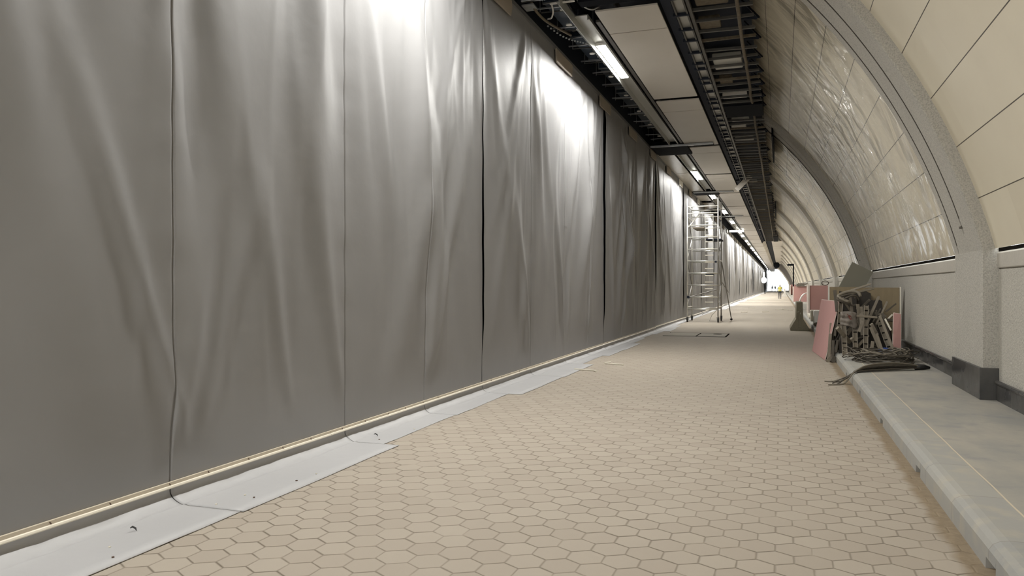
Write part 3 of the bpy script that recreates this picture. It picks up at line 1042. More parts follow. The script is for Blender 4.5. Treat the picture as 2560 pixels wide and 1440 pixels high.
# ------------------------------------------------------------------ scaffold tower
SX0, SX1, SY0, SY1 = -3.70, -2.45, 32.5, 34.25
sc = thing('scaffold_tower', ((SX0 + SX1) / 2, (SY0 + SY1) / 2, 0), 'tall aluminium mobile scaffold tower on castors beside the sheeting', 'scaffold')
for x in (SX0, SX1):
    for y in (SY0, SY1):
        MB().cyl((x, y, .22), (x, y, 5.18 if x == SX1 or y == SY0 else 5.0), .027, 10).build('upright', M['alu'] if x == SX0 else M['steel'], sc, smooth=True)
        w = thing('castor', (x, y, 0), None, None)
        w.parent = sc
        w.matrix_parent_inverse = Matrix.Translation(-sc.location)
        MB().cyl((x - .028, y + .05, .11), (x + .028, y + .05, .11), .11, 18).build('wheel', M['rubber'], w, bevel=.01)
        MB().bar((x - .045, y + .05, .10), (x - .045, y, .25), .012, .05, (0, 1, 0)).build('fork', M['steel'], w)
        MB().bar((x + .045, y + .05, .10), (x + .045, y, .25), .012, .05, (0, 1, 0)).build('fork', M['steel'], w)
for y in (SY0, SY1):
    for q in range(9):
        z = .55 + .5 * q
        MB().cyl((SX0, y, z), (SX1, y, z), .024, 8).build('rung', M['alu'], sc, smooth=True)
    for q in (4.84,):
        MB().cyl((SX0, y, q), (SX1, y, q), .022, 8).build('guard_rail', M['alu'], sc, smooth=True)
for x in (SX0, SX1):
    for z in (.62, 2.6, 4.40, 4.88):
        MB().cyl((x, SY0, z), (x, SY1, z), .022, 8).build('side_rail', M['alu'], sc, smooth=True)
    for q in range(4):
        z0 = .6 + q
        a, c = (SY0, SY1) if q % 2 == 0 else (SY1, SY0)
        MB().cyl((x, a, z0), (x, c, z0 + 1.0), .02, 8).build('diagonal_brace', M['steel'], sc, smooth=True)
MB().cyl((SX0 + .05, SY0, 3.98), (SX0 + .4, SY1, 4.78), .026, 8).build('diagonal_brace', M['alu'], sc, smooth=True)
MB().cyl((SX0 + .1, SY0 + .03, 1.06), (SX1 - .2, SY1, 1.35), .022, 8).build('loose_tube', M['steel'], sc, smooth=True)
lx0, lx1 = -2.98, -2.66
ly = SY0 + .12
for x in (lx0, lx1):
    MB().box(x - .012, x + .012, ly, ly + .05, 2.95, 4.45).build('ladder_stile', M['alu'], sc)
for q in range(15):
    z = .84 + .28 * q
    if z < 4.6:
        MB().box(lx0 - .01, lx1 + .01, ly, ly + .04, z - .018, z + .018).build('ladder_rung', M['battenlip'], sc, bevel=.006)
MB().box(SX0 + .22, lx0 - .05, SY0 + .05, SY1, 3.93, 3.98).build('platform', M['dusty'], sc, bevel=.006)
MB().box(lx0, lx1 + .3, SY0 + .4, SY1, 3.45, 3.50).build('platform', M['dark'], sc)
MB().box(lx0, lx1, SY0 + .2, SY0 + .7, 1.98, 2.03).build('clamp_box', M['dark'], sc)
MB().box(SX0 - .01, SX0 + .09, SY0 - .04, SY0 + .04, 1.0, 1.1).build('clamp', M['dark'], sc)
MB().box(SX1 - .13, SX1 - .05, SY0 - .04, SY0 + .04, 2.48, 2.56).build('clamp', M['dark'], sc)
MB().cyl((SX1 + .02, SY1, 2.56), (-2.08, 35.2, .06), .022, 8).build('stabiliser_leg', M['steel'], sc, smooth=True)
MB().cyl((SX1 + .02, SY1, 1.7), (-2.19, 34.98, 1.25), .018, 8).build('stabiliser_brace', M['steel'], sc, smooth=True)
MB().cyl((-2.08, 35.2, 0.0), (-2.08, 35.2, .07), .05, 12).build('rubber_foot', M['rubber'], sc)
MB().tube([(SX1 - .35, SY0, .06), (SX1 - .25, SY0 + .02, .3), (SX1 - .02, SY0, .55)], .014, 6).build('diagonal_brace', M['alu'], sc)

# ------------------------------------------------------------------ road: cover, litter, barriers
rt = thing('manhole_cover', (-2.4, 24.0, 0), 'square service cover set in the road before the scaffold', 'manhole cover')
MB().box(-3.35, -1.55, 23.3, 24.9, .002, .008).build('lid', M['lid'], rt, bevel=.002)
b = MB()
for x0, x1, y0, y1 in ((-3.38, -1.52, 23.27, 23.31), (-3.38, -1.52, 24.88, 24.92), (-1.56, -1.52, 23.3, 24.9), (-2.42, -2.38, 23.3, 24.9)):
    b.box(x0, x1, y0, y1, .001, .010)
b.build('lid_gap', M['hole'], rt)
MB().cyl((-1.86, 24.5, .008), (-1.86, 24.5, .014), .13, 18).build('lifting_eye', M['hole'], rt)

for n, (pts, lab) in enumerate((
        ([(-3.50, 13.27, .014), (-3.3, 13.2, .016), (-3.12, 13.16, .014), (-3.05, 13.05, .012)], 'white plastic strip lying by the sheeting skirt, the straight one'),
        ([(-3.13, 14.62, .03), (-3.2, 14.42, .02), (-3.0, 14.36, .014), (-2.82, 14.34, .014)], 'bent white plastic strip lying beyond the straight one'))):
    o = MB().tube(pts, .013, 6).build('plastic_strip', M['litter'])
    tag(o, lab, 'strip', 'white strips on the road')
for n, (x, y, w, d, a) in enumerate(((-.85, 46.9, .40, .10, .1), (.05, 51.6, .8, .12, .05), (.55, 50.8, .30, .12, .3), (.1, 53.2, .2, .1, .8), (-1.9, 55, .5, .12, .2), (-2.0, 46, .35, .14, -.3))):
    m = Matrix.Translation((x, y, 0)) @ Matrix.Rotation(a, 4, 'Z')
    o = MB().box(-w / 2, w / 2, -d / 2, d / 2, .002, .03, m).build('board_offcut', M['litter'], bevel=.006)
    tag(o, 'pale board offcut on the road beyond the scaffold, %s from the near end' % ORD[n], 'offcut', 'pale offcuts on the road')
for n, (x, y) in enumerate(((-3.618, 3.327), (-3.463, 3.205), (-3.608, 4.480), (-3.506, 4.450), (-3.641, 4.225), (-3.503, 4.944), (-3.483, 5.176), (-3.687, 6.546), (-3.610, 7.147))):
    m = Matrix.Translation((x, y, .008)) @ Matrix.Rotation(n * 1.3, 4, 'Z')
    o = MB().prism([(-.007, -.005), (.006, -.007), (.008, .004), (-.003, .007)], 0, .006, 'z').xf(m).build('crumb', M['litter'] if n % 2 == 0 else M['nail'])
    tag(o, 'tiny %s crumb on the sheeting skirt, %s from the near end' % (('white', 'dark')[n % 2], ORD[n]), 'crumb', 'crumbs on the sheeting skirt')
# curled dark scraps sticking out of the skirt
for n, (x, y) in enumerate(((-3.72, 3.58), (-3.80, 6.66))):
    o = MB().tube([(x - .01, y, .03), (x - .004, y + .012, .036), (x + .012, y + .02, .026), (x + .024, y + .016, .014)], [.003, .006, .006, .002], 6).build('rubber_scrap', M['tape'])
    tag(o, 'small curled black scrap on the skirt, %s one' % ('nearer' if n == 0 else 'farther'), 'scrap')


def barrier(name, x, y, L, mat, lab, s=1.0):
    prof_ = [(-.30, 0), (-.30, .08), (-.20, .26), (-.115, .40), (-.095, .97), (.095, .97), (.115, .40), (.20, .26), (.30, .08), (.30, 0)]
    rt_ = thing(name, (x, y, 0), lab, 'barrier')
    MB().prism([(x + p * s, q * s) for p, q in prof_], y, y + L).build('barrier_body', mat, rt_, bevel=.012)
    b_ = MB()
    b_.box(x - .05 * s, x + .05 * s, y - .012, y + .01, .10 * s, .62 * s)
    b_.build('end_tongue', mat, rt_, bevel=.01)
    b_ = MB()
    b_.tube([(x - .08 * s, y - .006, .63 * s), (x - .02 * s, y - .012, .645 * s)], .008, 6)
    b_.tube([(x + .02 * s, y - .006, .62 * s), (x + .03 * s, y - .012, .56 * s)], .008, 6)
    b_.build('lifting_wire', M['litter'], rt_)
    return rt_


barrier('concrete_barrier', .60, 27.4, 2.0, M['olive'], 'dark stained concrete barrier on the road beside the kerb')
rt = barrier('concrete_barrier', .52, 116, 2.2, M['white'], 'pale grey barrier far down the road beyond the walking person', 1.2)

# ------------------------------------------------------------------ pink boards and stuff along the pavement
def board(name, quad, t, mat, lab, cat='board', group=None, edge=None):
    """slab from 4 corner points (bottom a, bottom b, top b, top a), thickness t"""
    q = [Vector(p) for p in quad]
    nrm = (q[1] - q[0]).cross(q[3] - q[0]).normalized() * t
    b_ = MB()
    b_.v = [tuple(p) for p in q] + [tuple(p + nrm) for p in q]
    b_.f = [(3, 2, 1, 0), (4, 5, 6, 7), (0, 1, 5, 4), (1, 2, 6, 5), (2, 3, 7, 6), (3, 0, 4, 7)]
    rt_ = b_.build(name, mat)
    tag(rt_, lab, cat, group)
    if edge:
        e = MB()
        for i, j in ((1, 2), (2, 3), (3, 0)):
            a, c = q[i] + nrm * .5, q[j] + nrm * .5
            e.bar(a, c, abs(t) * 1.12, abs(t) * .5, tuple(nrm))
        e.build('paper_edge', edge, rt_)
    return rt_


board('pink_board', [(.706, 18.92, .004), (.86, 16.66, .004), (1.115, 16.58, 1.19), (.90, 18.9, 1.19)], .022, M['pink'], 'big pink board leaning against the scrap heap from the road', edge=M['edgewhite'])
board('grey_board', [(.80, 18.7, .004), (.97, 16.9, .004), (1.15, 16.8, .93), (.98, 18.7, .93)], .02, M['greyboard'], 'grey board leaning behind the big pink board')
board('pink_board', [(2.0, 16.0, .34), (2.14, 16.04, .31), (2.16, 16.20, .965), (2.035, 16.18, .99)], .016, M['pink'], 'narrow pink board offcut standing against the plywood by the wall', edge=M['edgewhite'])
o = MB().box(1.98, 2.2, 15.98, 16.2, KH, .31).build('timber_block', M['dustdark'], bevel=.006)
tag(o, 'dark block under the narrow pink board', 'block')
# two stacks standing across the pavement further in
rt = thing('pink_board_stack', (1.66, 38.9, KH), 'stack of upright pink boards facing the road behind the concrete barrier', 'board stack')
MB().box(1.30, 2.09, 38.7, 38.78, KH, 1.54).build('front_board', M['pink'], rt)
MB().box(1.20, 1.285, 38.6, 39.9, KH, 1.55).build('side_board', M['edgewhite'], rt)
MB().box(1.30, 2.05, 38.8, 39.0, KH, 1.52).build('rear_board', M['pink'], rt)
rt = thing('pink_board_stack', (1.5, 71, KH), 'farther stack of upright pink boards with dark scrap on top', 'board stack')
MB().box(1.06, 2.12, 70.9, 71.1, KH, 1.50).build('front_board', M['pink'], rt)
MB().box(1.00, 1.055, 70.9, 72.4, KH, 1.50).build('side_board', M['edgewhite'], rt)
rt = thing('pink_board_stack', (1.7, 128, KH), 'farthest pink boards standing before the grey infill wall', 'board stack')
MB().box(1.45, 2.3, 128, 128.3, KH + .1, 1.8).build('front_board', M['pink'], rt)
MB().box(1.38, 1.445, 126, 128.3, KH, 1.75).build('side_board', M['edgewhite'], rt)
MB().box(1.4, 2.3, 127.9, 128.3, KH, KH + .1).build('bearer', M['dustdark'], rt)
for n, (x0, x1, z, a) in enumerate(((1.35, 2.15, 1.535, .0), (1.2, 1.95, 1.605, -.01), (1.3, 2.1, 1.675, .01), (1.4, 2.2, 1.745, 0))):
    m = Matrix.Translation(((x0 + x1) / 2, 71, z)) @ Matrix.Rotation(a, 4, 'Y')
    o = MB().box(-(x1 - x0) / 2, (x1 - x0) / 2, -.3, .5, -.03, .03, m).build('plank', M['dustdark'])
    tag(o, 'dark plank on the farther pink stack, %s from the bottom' % ORD[n], 'plank', 'dark planks on the farther pink stack')
# white sheeting draped in an arc
rows = []
for i in range(17):
    a = pi * i / 16
    r_ = []
    for j in range(5):
        w = .5 + .06 * noise.noise(Vector((i * .5, j * .9, 2)))
        r_.append((1.40 - w * cos(a) * .9, 46 + j * .22, KH + .03 + sin(a) * .92 + .04 * sin(a) * noise.noise(Vector((i, j, 5)))))
    rows.append(r_)
o = MB().grid(rows).build('plastic_sheet', M['white'], smooth=True, solid=.05)
tag(o, 'white plastic sheet bowed in an arch before the farther pink stack', 'plastic sheet')
# concrete blocks and pipe on the pavement behind the barrier
for n, (x0, x1, y0, y1, h, mt) in enumerate(((1.08, 1.9, 21.3, 22.0, .20, 'conc'), (1.10, 1.95, 23.6, 24.2, .24, 'conc'), (1.07, 1.6, 31.0, 31.8, .42, 'conc'), (1.1, 2.0, 33.4, 36.0, .16, 'litter'), (1.07, 1.35, 28.0, 28.6, .5, 'white'))):
    o = MB().box(x0, x1, y0, y1, KH, KH + h).build('concrete_block', M[mt], bevel=.03)
    tag(o, ('pale block on the pavement behind the big pink board, %s from the near end' if mt != 'white' else 'white block beside the dark barrier, %s from the near end') % ORD[n], 'block', 'blocks along the kerb')
o = MB().tube([(1.14, 25.3, .285), (1.22, 25.5, .287), (1.6, 25.62, .287), (2.1, 25.6, .285)], .11, 12).build('bent_pipe', M['conc'], smooth=True)
tag(o, 'pale bent pipe lying on the pavement beside the dark barrier', 'pipe')
for n, (x, y, r_) in enumerate(((1.15, 27.2, .10), (1.3, 29.5, .12), (1.2, 32.5, .10), (1.9, 26.6, .16))):
    b = MB()
    rows = []
    for i in range(9):
        t_ = pi * i / 8
        rows.append([(x + r_ * sin(t_) * cos(2 * pi * j / 12) * 1.3, y + r_ * sin(t_) * sin(2 * pi * j / 12), KH + r_ * .7 - r_ * .7 * cos(t_) + .02 * noise.noise(Vector((i, j % 12, n)))) for j in range(13)])
    o = b.grid(rows, flip=True).build('rag_bundle', M['dustdark'], smooth=True)
    tag(o, 'dark crumpled rag on the pavement by the barrier, %s from the near end' % ORD[n], 'rag', 'dark rags by the barrier')
a_ = [(1.97 + .15 * cos(2 * pi * i / 24), 38.74 + .03 * sin(4 * pi * i / 24), 1.66 + .10 * sin(2 * pi * i / 24)) for i in range(24)]
o = MB().tube(a_, .02, 8, closed=True).build('hoop', M['cable'], smooth=True)
tag(o, 'thin dark hoop standing on the pink stack behind the barrier', 'hoop')

# ------------------------------------------------------------------ scrap heap against the wall
rt = thing('plywood_sheet', (1.7, 17.45, KH), 'brown plywood sheet standing across the pavement behind the scrap', 'plywood')
MB().box(1.13, 2.30, 17.40, 17.42, KH, 1.475).build('front_sheet', M['ply'], rt)
MB().box(1.2, 2.33, 17.44, 17.47, KH, 1.47).build('rear_sheet', M['ply'], rt)
MB().box(2.305, 2.33, 17.38, 17.43, KH + .75, 1.49).build('edge_strip', M['battenlip'], rt)
o = MB().box(1.06, 1.75, 18.94, 18.96, KH, 1.49).build('brown_sheet', M['ply'], bevel=.002)
tag(o, 'second brown sheet standing behind the far end of the big pink board', 'plywood')
board('grey_board', [(1.156, 19.08, 1.28), (1.61, 19.24, 1.05), (2.008, 19.379, 1.833), (1.554, 19.218, 2.065)], .02, M['greyboard'], 'grey square board tilted on top behind the scrap heap')
o = MB().box(1.12, 1.75, 18.99, 19.5, KH, 1.03).build('crate', M['dustdark'], bevel=.01)
tag(o, 'dark crate under the tilted grey board behind the plywood', 'crate')


def ladder_channel(a, c, w, lab, up=(0, -1, 0), nsl=5):
    """folded steel channel with cross slots"""
    rt_ = thing('slotted_channel', a, lab, 'steel channel', 'scrap steel in the heap by the wall')
    a, c = Vector(a), Vector(c)
    MB().bar(a, c, w, .012, up).build('web', M['dusty'], rt_)
    d = (c - a).normalized()
    s_ = d.cross(Vector(up)).normalized()
    u = s_.cross(d).normalized()
    for sg in (-1, 1):
        MB().bar(a + s_ * (sg * w * .5) + u * .02, c + s_ * (sg * w * .5) + u * .02, .008, .05, up).build('flange', M['dustlight'], rt_)
    for i in range(nsl):
        p = a.lerp(c, (i + .4) / nsl)
        MB().bar(p - s_ * w * .46 + u * .012, p + s_ * w * .46 + u * .012, .018, .016, tuple(u)).build('slot', M['hole'], rt_)
    return rt_


ladder_channel((1.17, 16.05, KH), (1.16, 16.2, .73), .085, 'plain flat steel channel standing upright at the kerb end of the scrap', nsl=1)
ladder_channel((1.35, 15.95, KH), (1.355, 16.15, .72), .075, 'short slotted steel channel upright beside the flat channel', nsl=3)
ladder_channel((1.53, 15.98, KH), (1.57, 16.3, 1.12), .072, 'tallest slotted steel channel upright in the middle of the scrap', nsl=6)
ladder_channel((1.99, 15.9, KH), (1.82, 16.4, .80), .085, 'slotted steel channel leaning by the blue bag', nsl=5)
ladder_channel((1.08, 16.3, .68), (1.14, 16.5, 1.30), .07, 'slotted channel poking up over the grey sack', nsl=3)

HEAP = 'scrap pieces in the heap by the wall'
rs = random.Random(5)
pieces = [  # (a, c, w, h, mat)
    ((.98, 15.95, .70), (1.28, 16.3, .40), .07, .05, 'dusty'), ((1.28, 16.0, .50), (1.5, 16.25, .20), .05, .05, 'dusty'),
    ((1.6, 15.95, .30), (1.95, 16.1, .18), .09, .03, 'dusty'), ((1.64, 16.1, .78), (1.76, 16.2, .56), .06, .03, 'dustlight'),
    ((1.62, 16.0, .72), (1.80, 15.95, .25), .055, .03, 'dusty'), ((1.72, 16.0, .6), (1.84, 15.9, .18), .05, .03, 'dusty'),
    ((1.80, 16.2, .93), (2.0, 15.98, .32), .05, .03, 'dusty'), ((1.86, 16.3, .98), (2.02, 16.15, .30), .045, .03, 'dustdark'),
    ((1.60, 16.5, .75), (1.84, 16.7, 1.30), .05, .03, 'dusty'), ((1.76, 16.4, .75), (1.98, 16.6, 1.20), .035, .025, 'dusty'),
    ((1.70, 16.4, .80), (1.86, 16.6, 1.06), .03, .02, 'dustdark'), ((1.95, 16.6, 1.0), (2.15, 16.7, 1.16), .03, .02, 'dustdark'),
    ((1.30, 16.5, 1.35), (1.75, 16.7, 1.46), .04, .03, 'dusty'), ((1.32, 16.6, 1.42), (1.70, 16.7, 1.55), .035, .025, 'dustlight'),
    ((1.38, 16.1, .93), (1.75, 16.15, .90), .04, .04, 'dusty'), ((1.84, 16.3, .86), (2.06, 16.35, .84), .05, .06, 'dustdark'),
    ((1.28, 16.4, 1.38), (1.34, 16.5, .95), .05, .03, 'dustlight'), ((1.42, 16.3, 1.15), (1.47, 16.35, .65), .06, .03, 'dusty'),
    ((1.22, 16.15, .55), (1.45, 16.4, .85), .05, .03, 'dustdark'), ((1.50, 16.2, .55), (1.48, 16.35, 1.1), .07, .02, 'dustlight'),
    ((1.42, 16.1, .62), (1.5, 16.2, .82), .06, .03, 'dustlight'), ((1.88, 16.1, .88), (1.98, 16.05, .66), .03, .03, 'litter'),
    ((1.93, 16.3, .84), (2.05, 16.45, .95), .03, .02, 'litter'), ((1.2, 15.97, .19), (1.75, 15.99, .185), .03, .03, 'litter'),
    ((1.06, 16.5, 1.0), (1.0, 16.7, 1.42), .06, .03, 'dustdark'), ((1.12, 16.7, 1.0), (.98, 16.8, 1.4), .05, .03, 'dustdark'),
    ((1.66, 16.0, .45), (1.62, 15.95, .2), .06, .04, 'dusty'), ((1.36, 16.05, .3), (1.6, 16.2, .55), .05, .03, 'dusty'),
]
for k in range(64):
    x = rs.uniform(1.05, 1.92)
    top = 1.42 if x < 1.6 else 1.42 - (x - 1.6) * 1.3
    z = rs.uniform(.3, top)
    ang = rs.choice([rs.uniform(.9, 2.3), rs.uniform(.2, 2.9)])
    L = rs.uniform(.22, .6)
    a = Vector((x, rs.uniform(16.35, 17.1), z))
    c = a + Vector((cos(ang) * L, rs.uniform(-.1, .15), -sin(ang) * L))
    pieces.append((tuple(a), tuple(c), rs.uniform(.02, .055), rs.uniform(.015, .03), rs.choice(['dustdark', 'dustdark', 'dustdark', 'dusty', 'deep'])))
for i, (a, c, w, h, mt) in enumerate(pieces):
    a, c = Vector(a), Vector(c)
    for p in (a, c):
        p.z = min(max(p.z, KH + .02), 1.58)
        p.x = min(max(p.x, 1.03), 2.2)
    o = MB().bar(a, c, w, h, (0, -1, .2)).build('scrap_bar', M[mt], bevel=.004)
    tag(o, 'dusty bar jumbled in the scrap heap before the plywood', 'scrap bar', HEAP)
# dark core of the heap: near-black boards stand in for shaded gaps behind the bars
for k, (x0, x1, y, h, a) in enumerate(((1.14, 1.47, 17.12, 1.24, .01), (1.46, 1.78, 17.2, 1.25, -.02), (1.79, 2.02, 17.12, 1.08, -.06), (1.1, 1.5, 16.45, .75, -.04), (1.45, 1.85, 16.55, .7, .06), (1.85, 2.1, 16.6, .55, -.1))):
    m = Matrix.Translation(((x0 + x1) / 2, y, KH)) @ Matrix.Rotation(a, 4, 'Y') @ Matrix.Rotation(radians(-6), 4, 'X')
    w = (x1 - x0) / 2
    o = MB().prism([(-w, 0), (w, 0), (w, h * .95), (w * .3, h), (-w * .3, h * .97), (-w, h)], 0, .03).xf(m).build('gap_shade_board', M['deep'])
    tag(o, 'added dark board for the gap shade inside the scrap heap, %s of six' % ORD[k], 'broken board', 'boards for the gap shade inside the scrap heap')
# draped sack with a red print
rows = []
for i in range(12):
    r_ = []
    for j in range(12):
        u, v = i / 11, j / 11
        r_.append((1.10 + .29 * u + .02 * noise.noise(Vector((i * .6, j * .6, 1))), 16.12 - .05 * sin(u * pi) + .05 * noise.noise(Vector((i * .5, j * .5, 7))),
                   1.00 + .08 * u - .10 * u * u - v * (.26 + .06 * u)))
    rows.append(r_)
sk = MB().grid(rows).build('torn_sack', M['sack'], smooth=True, solid=.02)
tag(sk, 'torn grey sack with a red print hanging in the scrap heap', 'sack')
pv = [rows[i][j] for i, j in ((4, 2), (7, 3), (8, 5), (6, 6))]
b = MB()
b.v = [(p[0], p[1] - .02, p[2]) for p in pv]
b.f = [(0, 1, 2, 3)]
b.build('red_print', M['redprint'], sk, solid=.004)
# coil of hose on top of the heap
for n, (cx, cz, rx, rz, mt, r_) in enumerate(((1.27, 1.30, .20, .10, 'cable2', .030), (1.22, 1.25, .17, .08, 'dustdark', .022), (1.30, 1.22, .14, .09, 'dustdark', .018))):
    pts = [(cx + rx * cos(2 * pi * i / 28), 16.32 + .06 * sin(2 * pi * i / 28 + n), cz + rz * sin(2 * pi * i / 28) + .02 * sin(4 * pi * i / 28)) for i in range(22 + n * 2)]
    o = MB().tube(pts, r_, 8).build('hose_loop', M[mt], smooth=True)
    tag(o, ('thick pale hose loop on top of the scrap heap', 'thin dark hose loop beneath the pale one', 'smallest dark hose loop on the scrap heap')[n], 'hose')
# blue bag
rows = []
for i in range(9):
    t_ = pi * i / 8
    rows.append([(1.86 + .13 * sin(t_) * cos(2 * pi * j / 14), 15.95 + .08 * sin(t_) * sin(2 * pi * j / 14), KH + .085 - .085 * cos(t_) + .018 * noise.noise(Vector((i, (j % 14) * .8, 3)))) for j in range(15)])
o = MB().grid(rows, flip=True).build('plastic_bag', M['blue'], smooth=True)
tag(o, 'crumpled blue bag at the foot of the scrap heap', 'bag')
o = MB().cyl((2.04, 15.85, KH), (2.04, 15.85, KH + .11), .055, 14).build('tin_can', M['galv'], bevel=.006)
tag(o, 'small tin can by the narrow pink board', 'tin')
# broken timber standing on the road at the kerb
for k, (x, y, h, w, lx) in enumerate(((.90, 16.45, .55, .06, .04), (.97, 16.35, .42, .05, .02), (.93, 16.75, .75, .07, .05), (.99, 16.6, .60, .05, .0), (.87, 16.3, .12, .08, .1), (.95, 16.2, .10, .09, .06))):
    o = MB().bar((x, y, .003), (x + lx, y + .1, h), w, .04, (0, -1, 0)).build('timber_offcut', M['dustdark'] if k % 2 else M['dusty'], bevel=.004)
    tag(o, 'dark timber offcut on the road beside the big pink board', 'offcut', 'timber offcuts at the kerb')

# ------------------------------------------------------------------ cable coils on the pavement
rs = random.Random(9)
rt = thing('cable_heap', (1.85, 14.9, KH), 'tangled heap of dusty black cable on the pavement before the scrap', 'cable')
for k in range(34):
    cx, cy = 1.70 + rs.uniform(-.12, .10), 14.95 + rs.uniform(-.2, .2)
    rx, ry = rs.uniform(.35, .58), rs.uniform(.25, .55)
    ph = rs.uniform(0, 6.28)
    arc_ = rs.uniform(3.5, 6.6)
    z0 = rs.uniform(.02, .17)
    pts = []
    for i in range(30):
        a = ph + arc_ * i / 29
        pts.append((cx + rx * cos(a) + .03 * noise.noise(Vector((i * .3, k, 0))), cy + ry * sin(a) + .04 * noise.noise(Vector((i * .3, k, 5))), KH + max(.012, z0 + .05 * sin(a * 2 + k) + .04 * noise.noise(Vector((i * .35, k, 9))))))
    MB().tube(pts, rs.choice([.007, .009, .011]), 6).build('cable_strand', M['cable'] if k % 4 else M['cable2'], rt, smooth=True)
rt = thing('cable_bundle', (1.7, 13.2, KH), 'flattened bundle of cable with taped end, tail hanging over the kerb', 'cable')
for k in range(18):
    o1, o2 = rs.uniform(-.09, .09), rs.uniform(0, .11)
    pts = []
    ctrl = [(2.16, 13.62, .03), (1.98, 13.52 + o1, .03 + o2 * .6), (1.7, 13.38 + o1 * 1.6, .02 + o2), (1.42, 13.16 + o1 * 1.5, .02 + o2), (1.2, 12.95 + o1, .02 + o2 * .7), (1.06, 12.75 + o1 * .5, .015)]
    if k < 5:
        ctrl += [(1.0 - .01 * k, 12.62, -.04), (.92 - .05 * k, 12.6 + .25 * (k % 2), -.155), (.80 - .05 * k * (k % 2), 12.5 + .4 * (k % 2), -.16)]
    if k == 0: ctrl += [(.68, 12.45, -.158)]
    for q in range(len(ctrl) - 1):
        for e in range(6): pts.append(Vector(ctrl[q]).lerp(Vector(ctrl[q + 1]), e / 6))
    pts.append(Vector(ctrl[-1]))
    for _ in range(5): pts = [pts[0]] + [(pts[q - 1] + pts[q] * 2 + pts[q + 1]) / 4 for q in range(1, len(pts) - 1)] + [pts[-1]]
    MB().tube([(p.x, p.y, KH + p.z) for p in pts], rs.choice([.009, .011, .012]), 6).build('cable_strand', M['cable'] if k % 3 else M['cable2'], rt, smooth=True)
MB().tube([(2.24, 13.66, KH + .03), (2.15, 13.61, KH + .045), (2.02, 13.55, KH + .05)], [.02, .045, .05], 8).build('taped_end', M['tape'], rt, smooth=True)

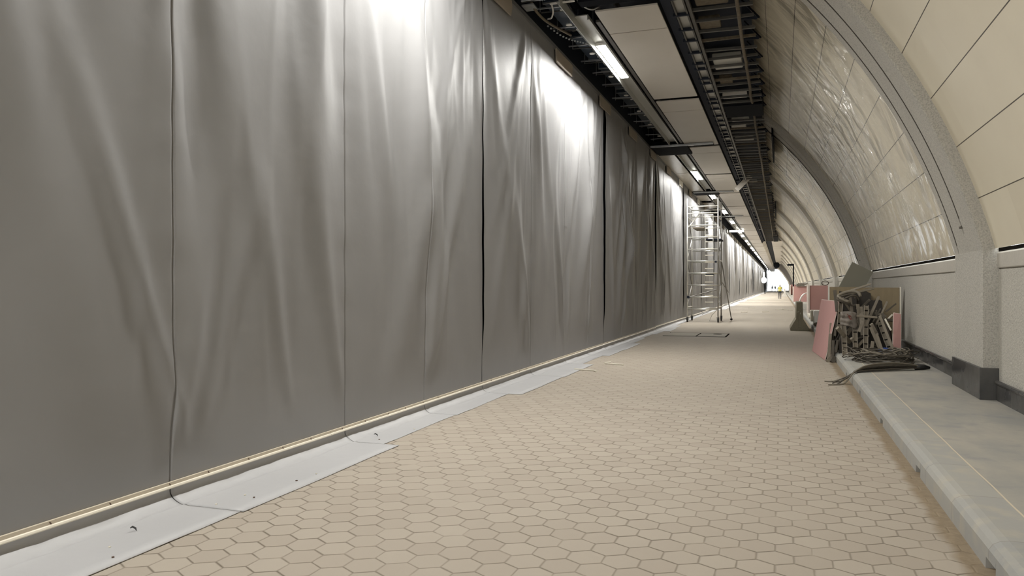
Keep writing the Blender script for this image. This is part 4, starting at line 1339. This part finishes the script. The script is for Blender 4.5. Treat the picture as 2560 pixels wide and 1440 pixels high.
# ------------------------------------------------------------------ people and far lights
def person(x, y, lab, vest, face=-1, stride=.12, s=1.0):
    rt_ = thing('person', (x, y, 0), lab, 'person')
    V = [(0, 0, .96), (0, 0, 1.18), (0, 0, 1.38), (0, 0, 1.50), (0, -.01, 1.60),
         (-.10, 0, .90), (-.105, -stride, .50), (-.10, -stride * .4, .09), (-.10, -stride * .4 - .14, .04),
         (.10, 0, .90), (.105, stride * .4, .50), (.10, stride, .10), (.10, stride - .14, .04),
         (-.19, 0, 1.40), (-.25, .03, 1.13), (-.24, -.08, .88), (-.24, -.11, .80),
         (.19, 0, 1.40), (.25, -.02, 1.13), (.25, -.12, .90), (.25, -.14, .82)]
    rad = [.14, .135, .15, .06, .085, .09, .065, .045, .04, .09, .065, .045, .04, .06, .045, .036, .04, .06, .045, .036, .04]
    E_ = [(0, 1), (1, 2), (2, 3), (3, 4), (0, 5), (5, 6), (6, 7), (7, 8), (0, 9), (9, 10), (10, 11), (11, 12), (2, 13), (13, 14), (14, 15), (15, 16), (2, 17), (17, 18), (18, 19), (19, 20)]
    me = bpy.data.meshes.new('body')
    me.from_pydata([(x + a * s, y + b_ * s * -face * -1, c * s) for a, b_, c in V], E_, [])
    me.materials.append(M['navy'])
    o_ = bpy.data.objects.new('body', me)
    COL.objects.link(o_)
    o_.parent = rt_
    o_.matrix_parent_inverse = Matrix.Translation(-rt_.location)
    o_.modifiers.new('skin', 'SKIN')
    for i, r_ in enumerate(rad): me.skin_vertices[0].data[i].radius = (r_ * s, r_ * s * .85)
    me.skin_vertices[0].data[0].use_root = True
    o_.modifiers.new('sub', 'SUBSURF').render_levels = 2
    def shell(name, rings, mt):
        rows_ = [[(x + a * cos(2 * pi * j / 16) * s, y + (b2 * sin(2 * pi * j / 16)) * s, z * s) for j in range(17)] for z, a, b2 in rings]
        MB().grid(rows_).build(name, mt, rt_, smooth=True)
    shell('head', [(1.50, .045, .05), (1.54, .06, .075), (1.60, .075, .095), (1.66, .078, .10), (1.72, .06, .08), (1.76, .01, .01)], M['skin'])
    shell('helmet', [(1.655, .105, .13), (1.67, .10, .115), (1.72, .085, .10), (1.77, .05, .06), (1.785, .005, .005)], M['helmet'])
    if vest:
        shell('vest', [(.93, .185, .15), (1.10, .18, .15), (1.30, .205, .155), (1.42, .19, .13), (1.47, .10, .09)], M['vest'])
        shell('reflective_band', [(1.06, .187, .157), (1.11, .187, .157)], M['steelwhite'])
    return rt_


person(-.10, 94.4, 'person in a yellow vest and dark trousers walking down the road', True)
person(-2.3, 226, 'dark figure near the bright exit beside the sheeting', False, s=1.0)
person(-1.5, 226.5, 'dark figure near the bright exit, the one nearer mid road', False, s=1.0)
rt = thing('balloon_lamp', (-3.15, 158, 0), 'glowing white balloon lamp on a dark stand before the far sheeting', 'lamp')
rows = [[(-3.15 + .5 * sin(pi * i / 10) * cos(2 * pi * j / 16), 158 + .5 * sin(pi * i / 10) * sin(2 * pi * j / 16), 2.75 - .6 * cos(pi * i / 10)) for j in range(17)] for i in range(11)]
MB().grid(rows, flip=True).build('balloon', M['balloon'], rt, smooth=True)
MB().cyl((-3.15, 158, 3.35), (-3.15, 158, 4.3), .16, 10).build('upper_balloon', M['balloon'], rt)
MB().cyl((-2.95, 158, 0), (-3.15, 158, 2.2), .07, 8).build('stand', M['black'], rt)

# ------------------------------------------------------------------ world, camera, view
w = bpy.data.worlds.new('World')
S.world = w
w.use_nodes = True
bg = w.node_tree.nodes['Background']
bg.inputs[0].default_value = (.95, .98, 1.0, 1)
bg.inputs[1].default_value = 4.0

cd = bpy.data.cameras.new('Camera')
cd.sensor_width = 36
cd.lens = 36 * 1900 / 2560
cd.clip_start, cd.clip_end = .05, 1000
cam = bpy.data.objects.new('Camera', cd)
COL.objects.link(cam)
cam.location = (0, 0, 1.5)
cam.rotation_euler = (radians(90 - .12), 0, radians(19.48))
S.camera = cam

S.view_settings.view_transform = 'Standard'
S.view_settings.look = 'None'
S.view_settings.exposure = 0.0
S.view_settings.gamma = 1.0
S.view_settings.use_curve_mapping = False
S.cycles.max_bounces = 6
S.cycles.diffuse_bounces = 5
S.cycles.glossy_bounces = 3
S.cycles.sample_clamp_indirect = 8.0
S.cycles.use_denoising = True
S.cycles.adaptive_threshold = .015
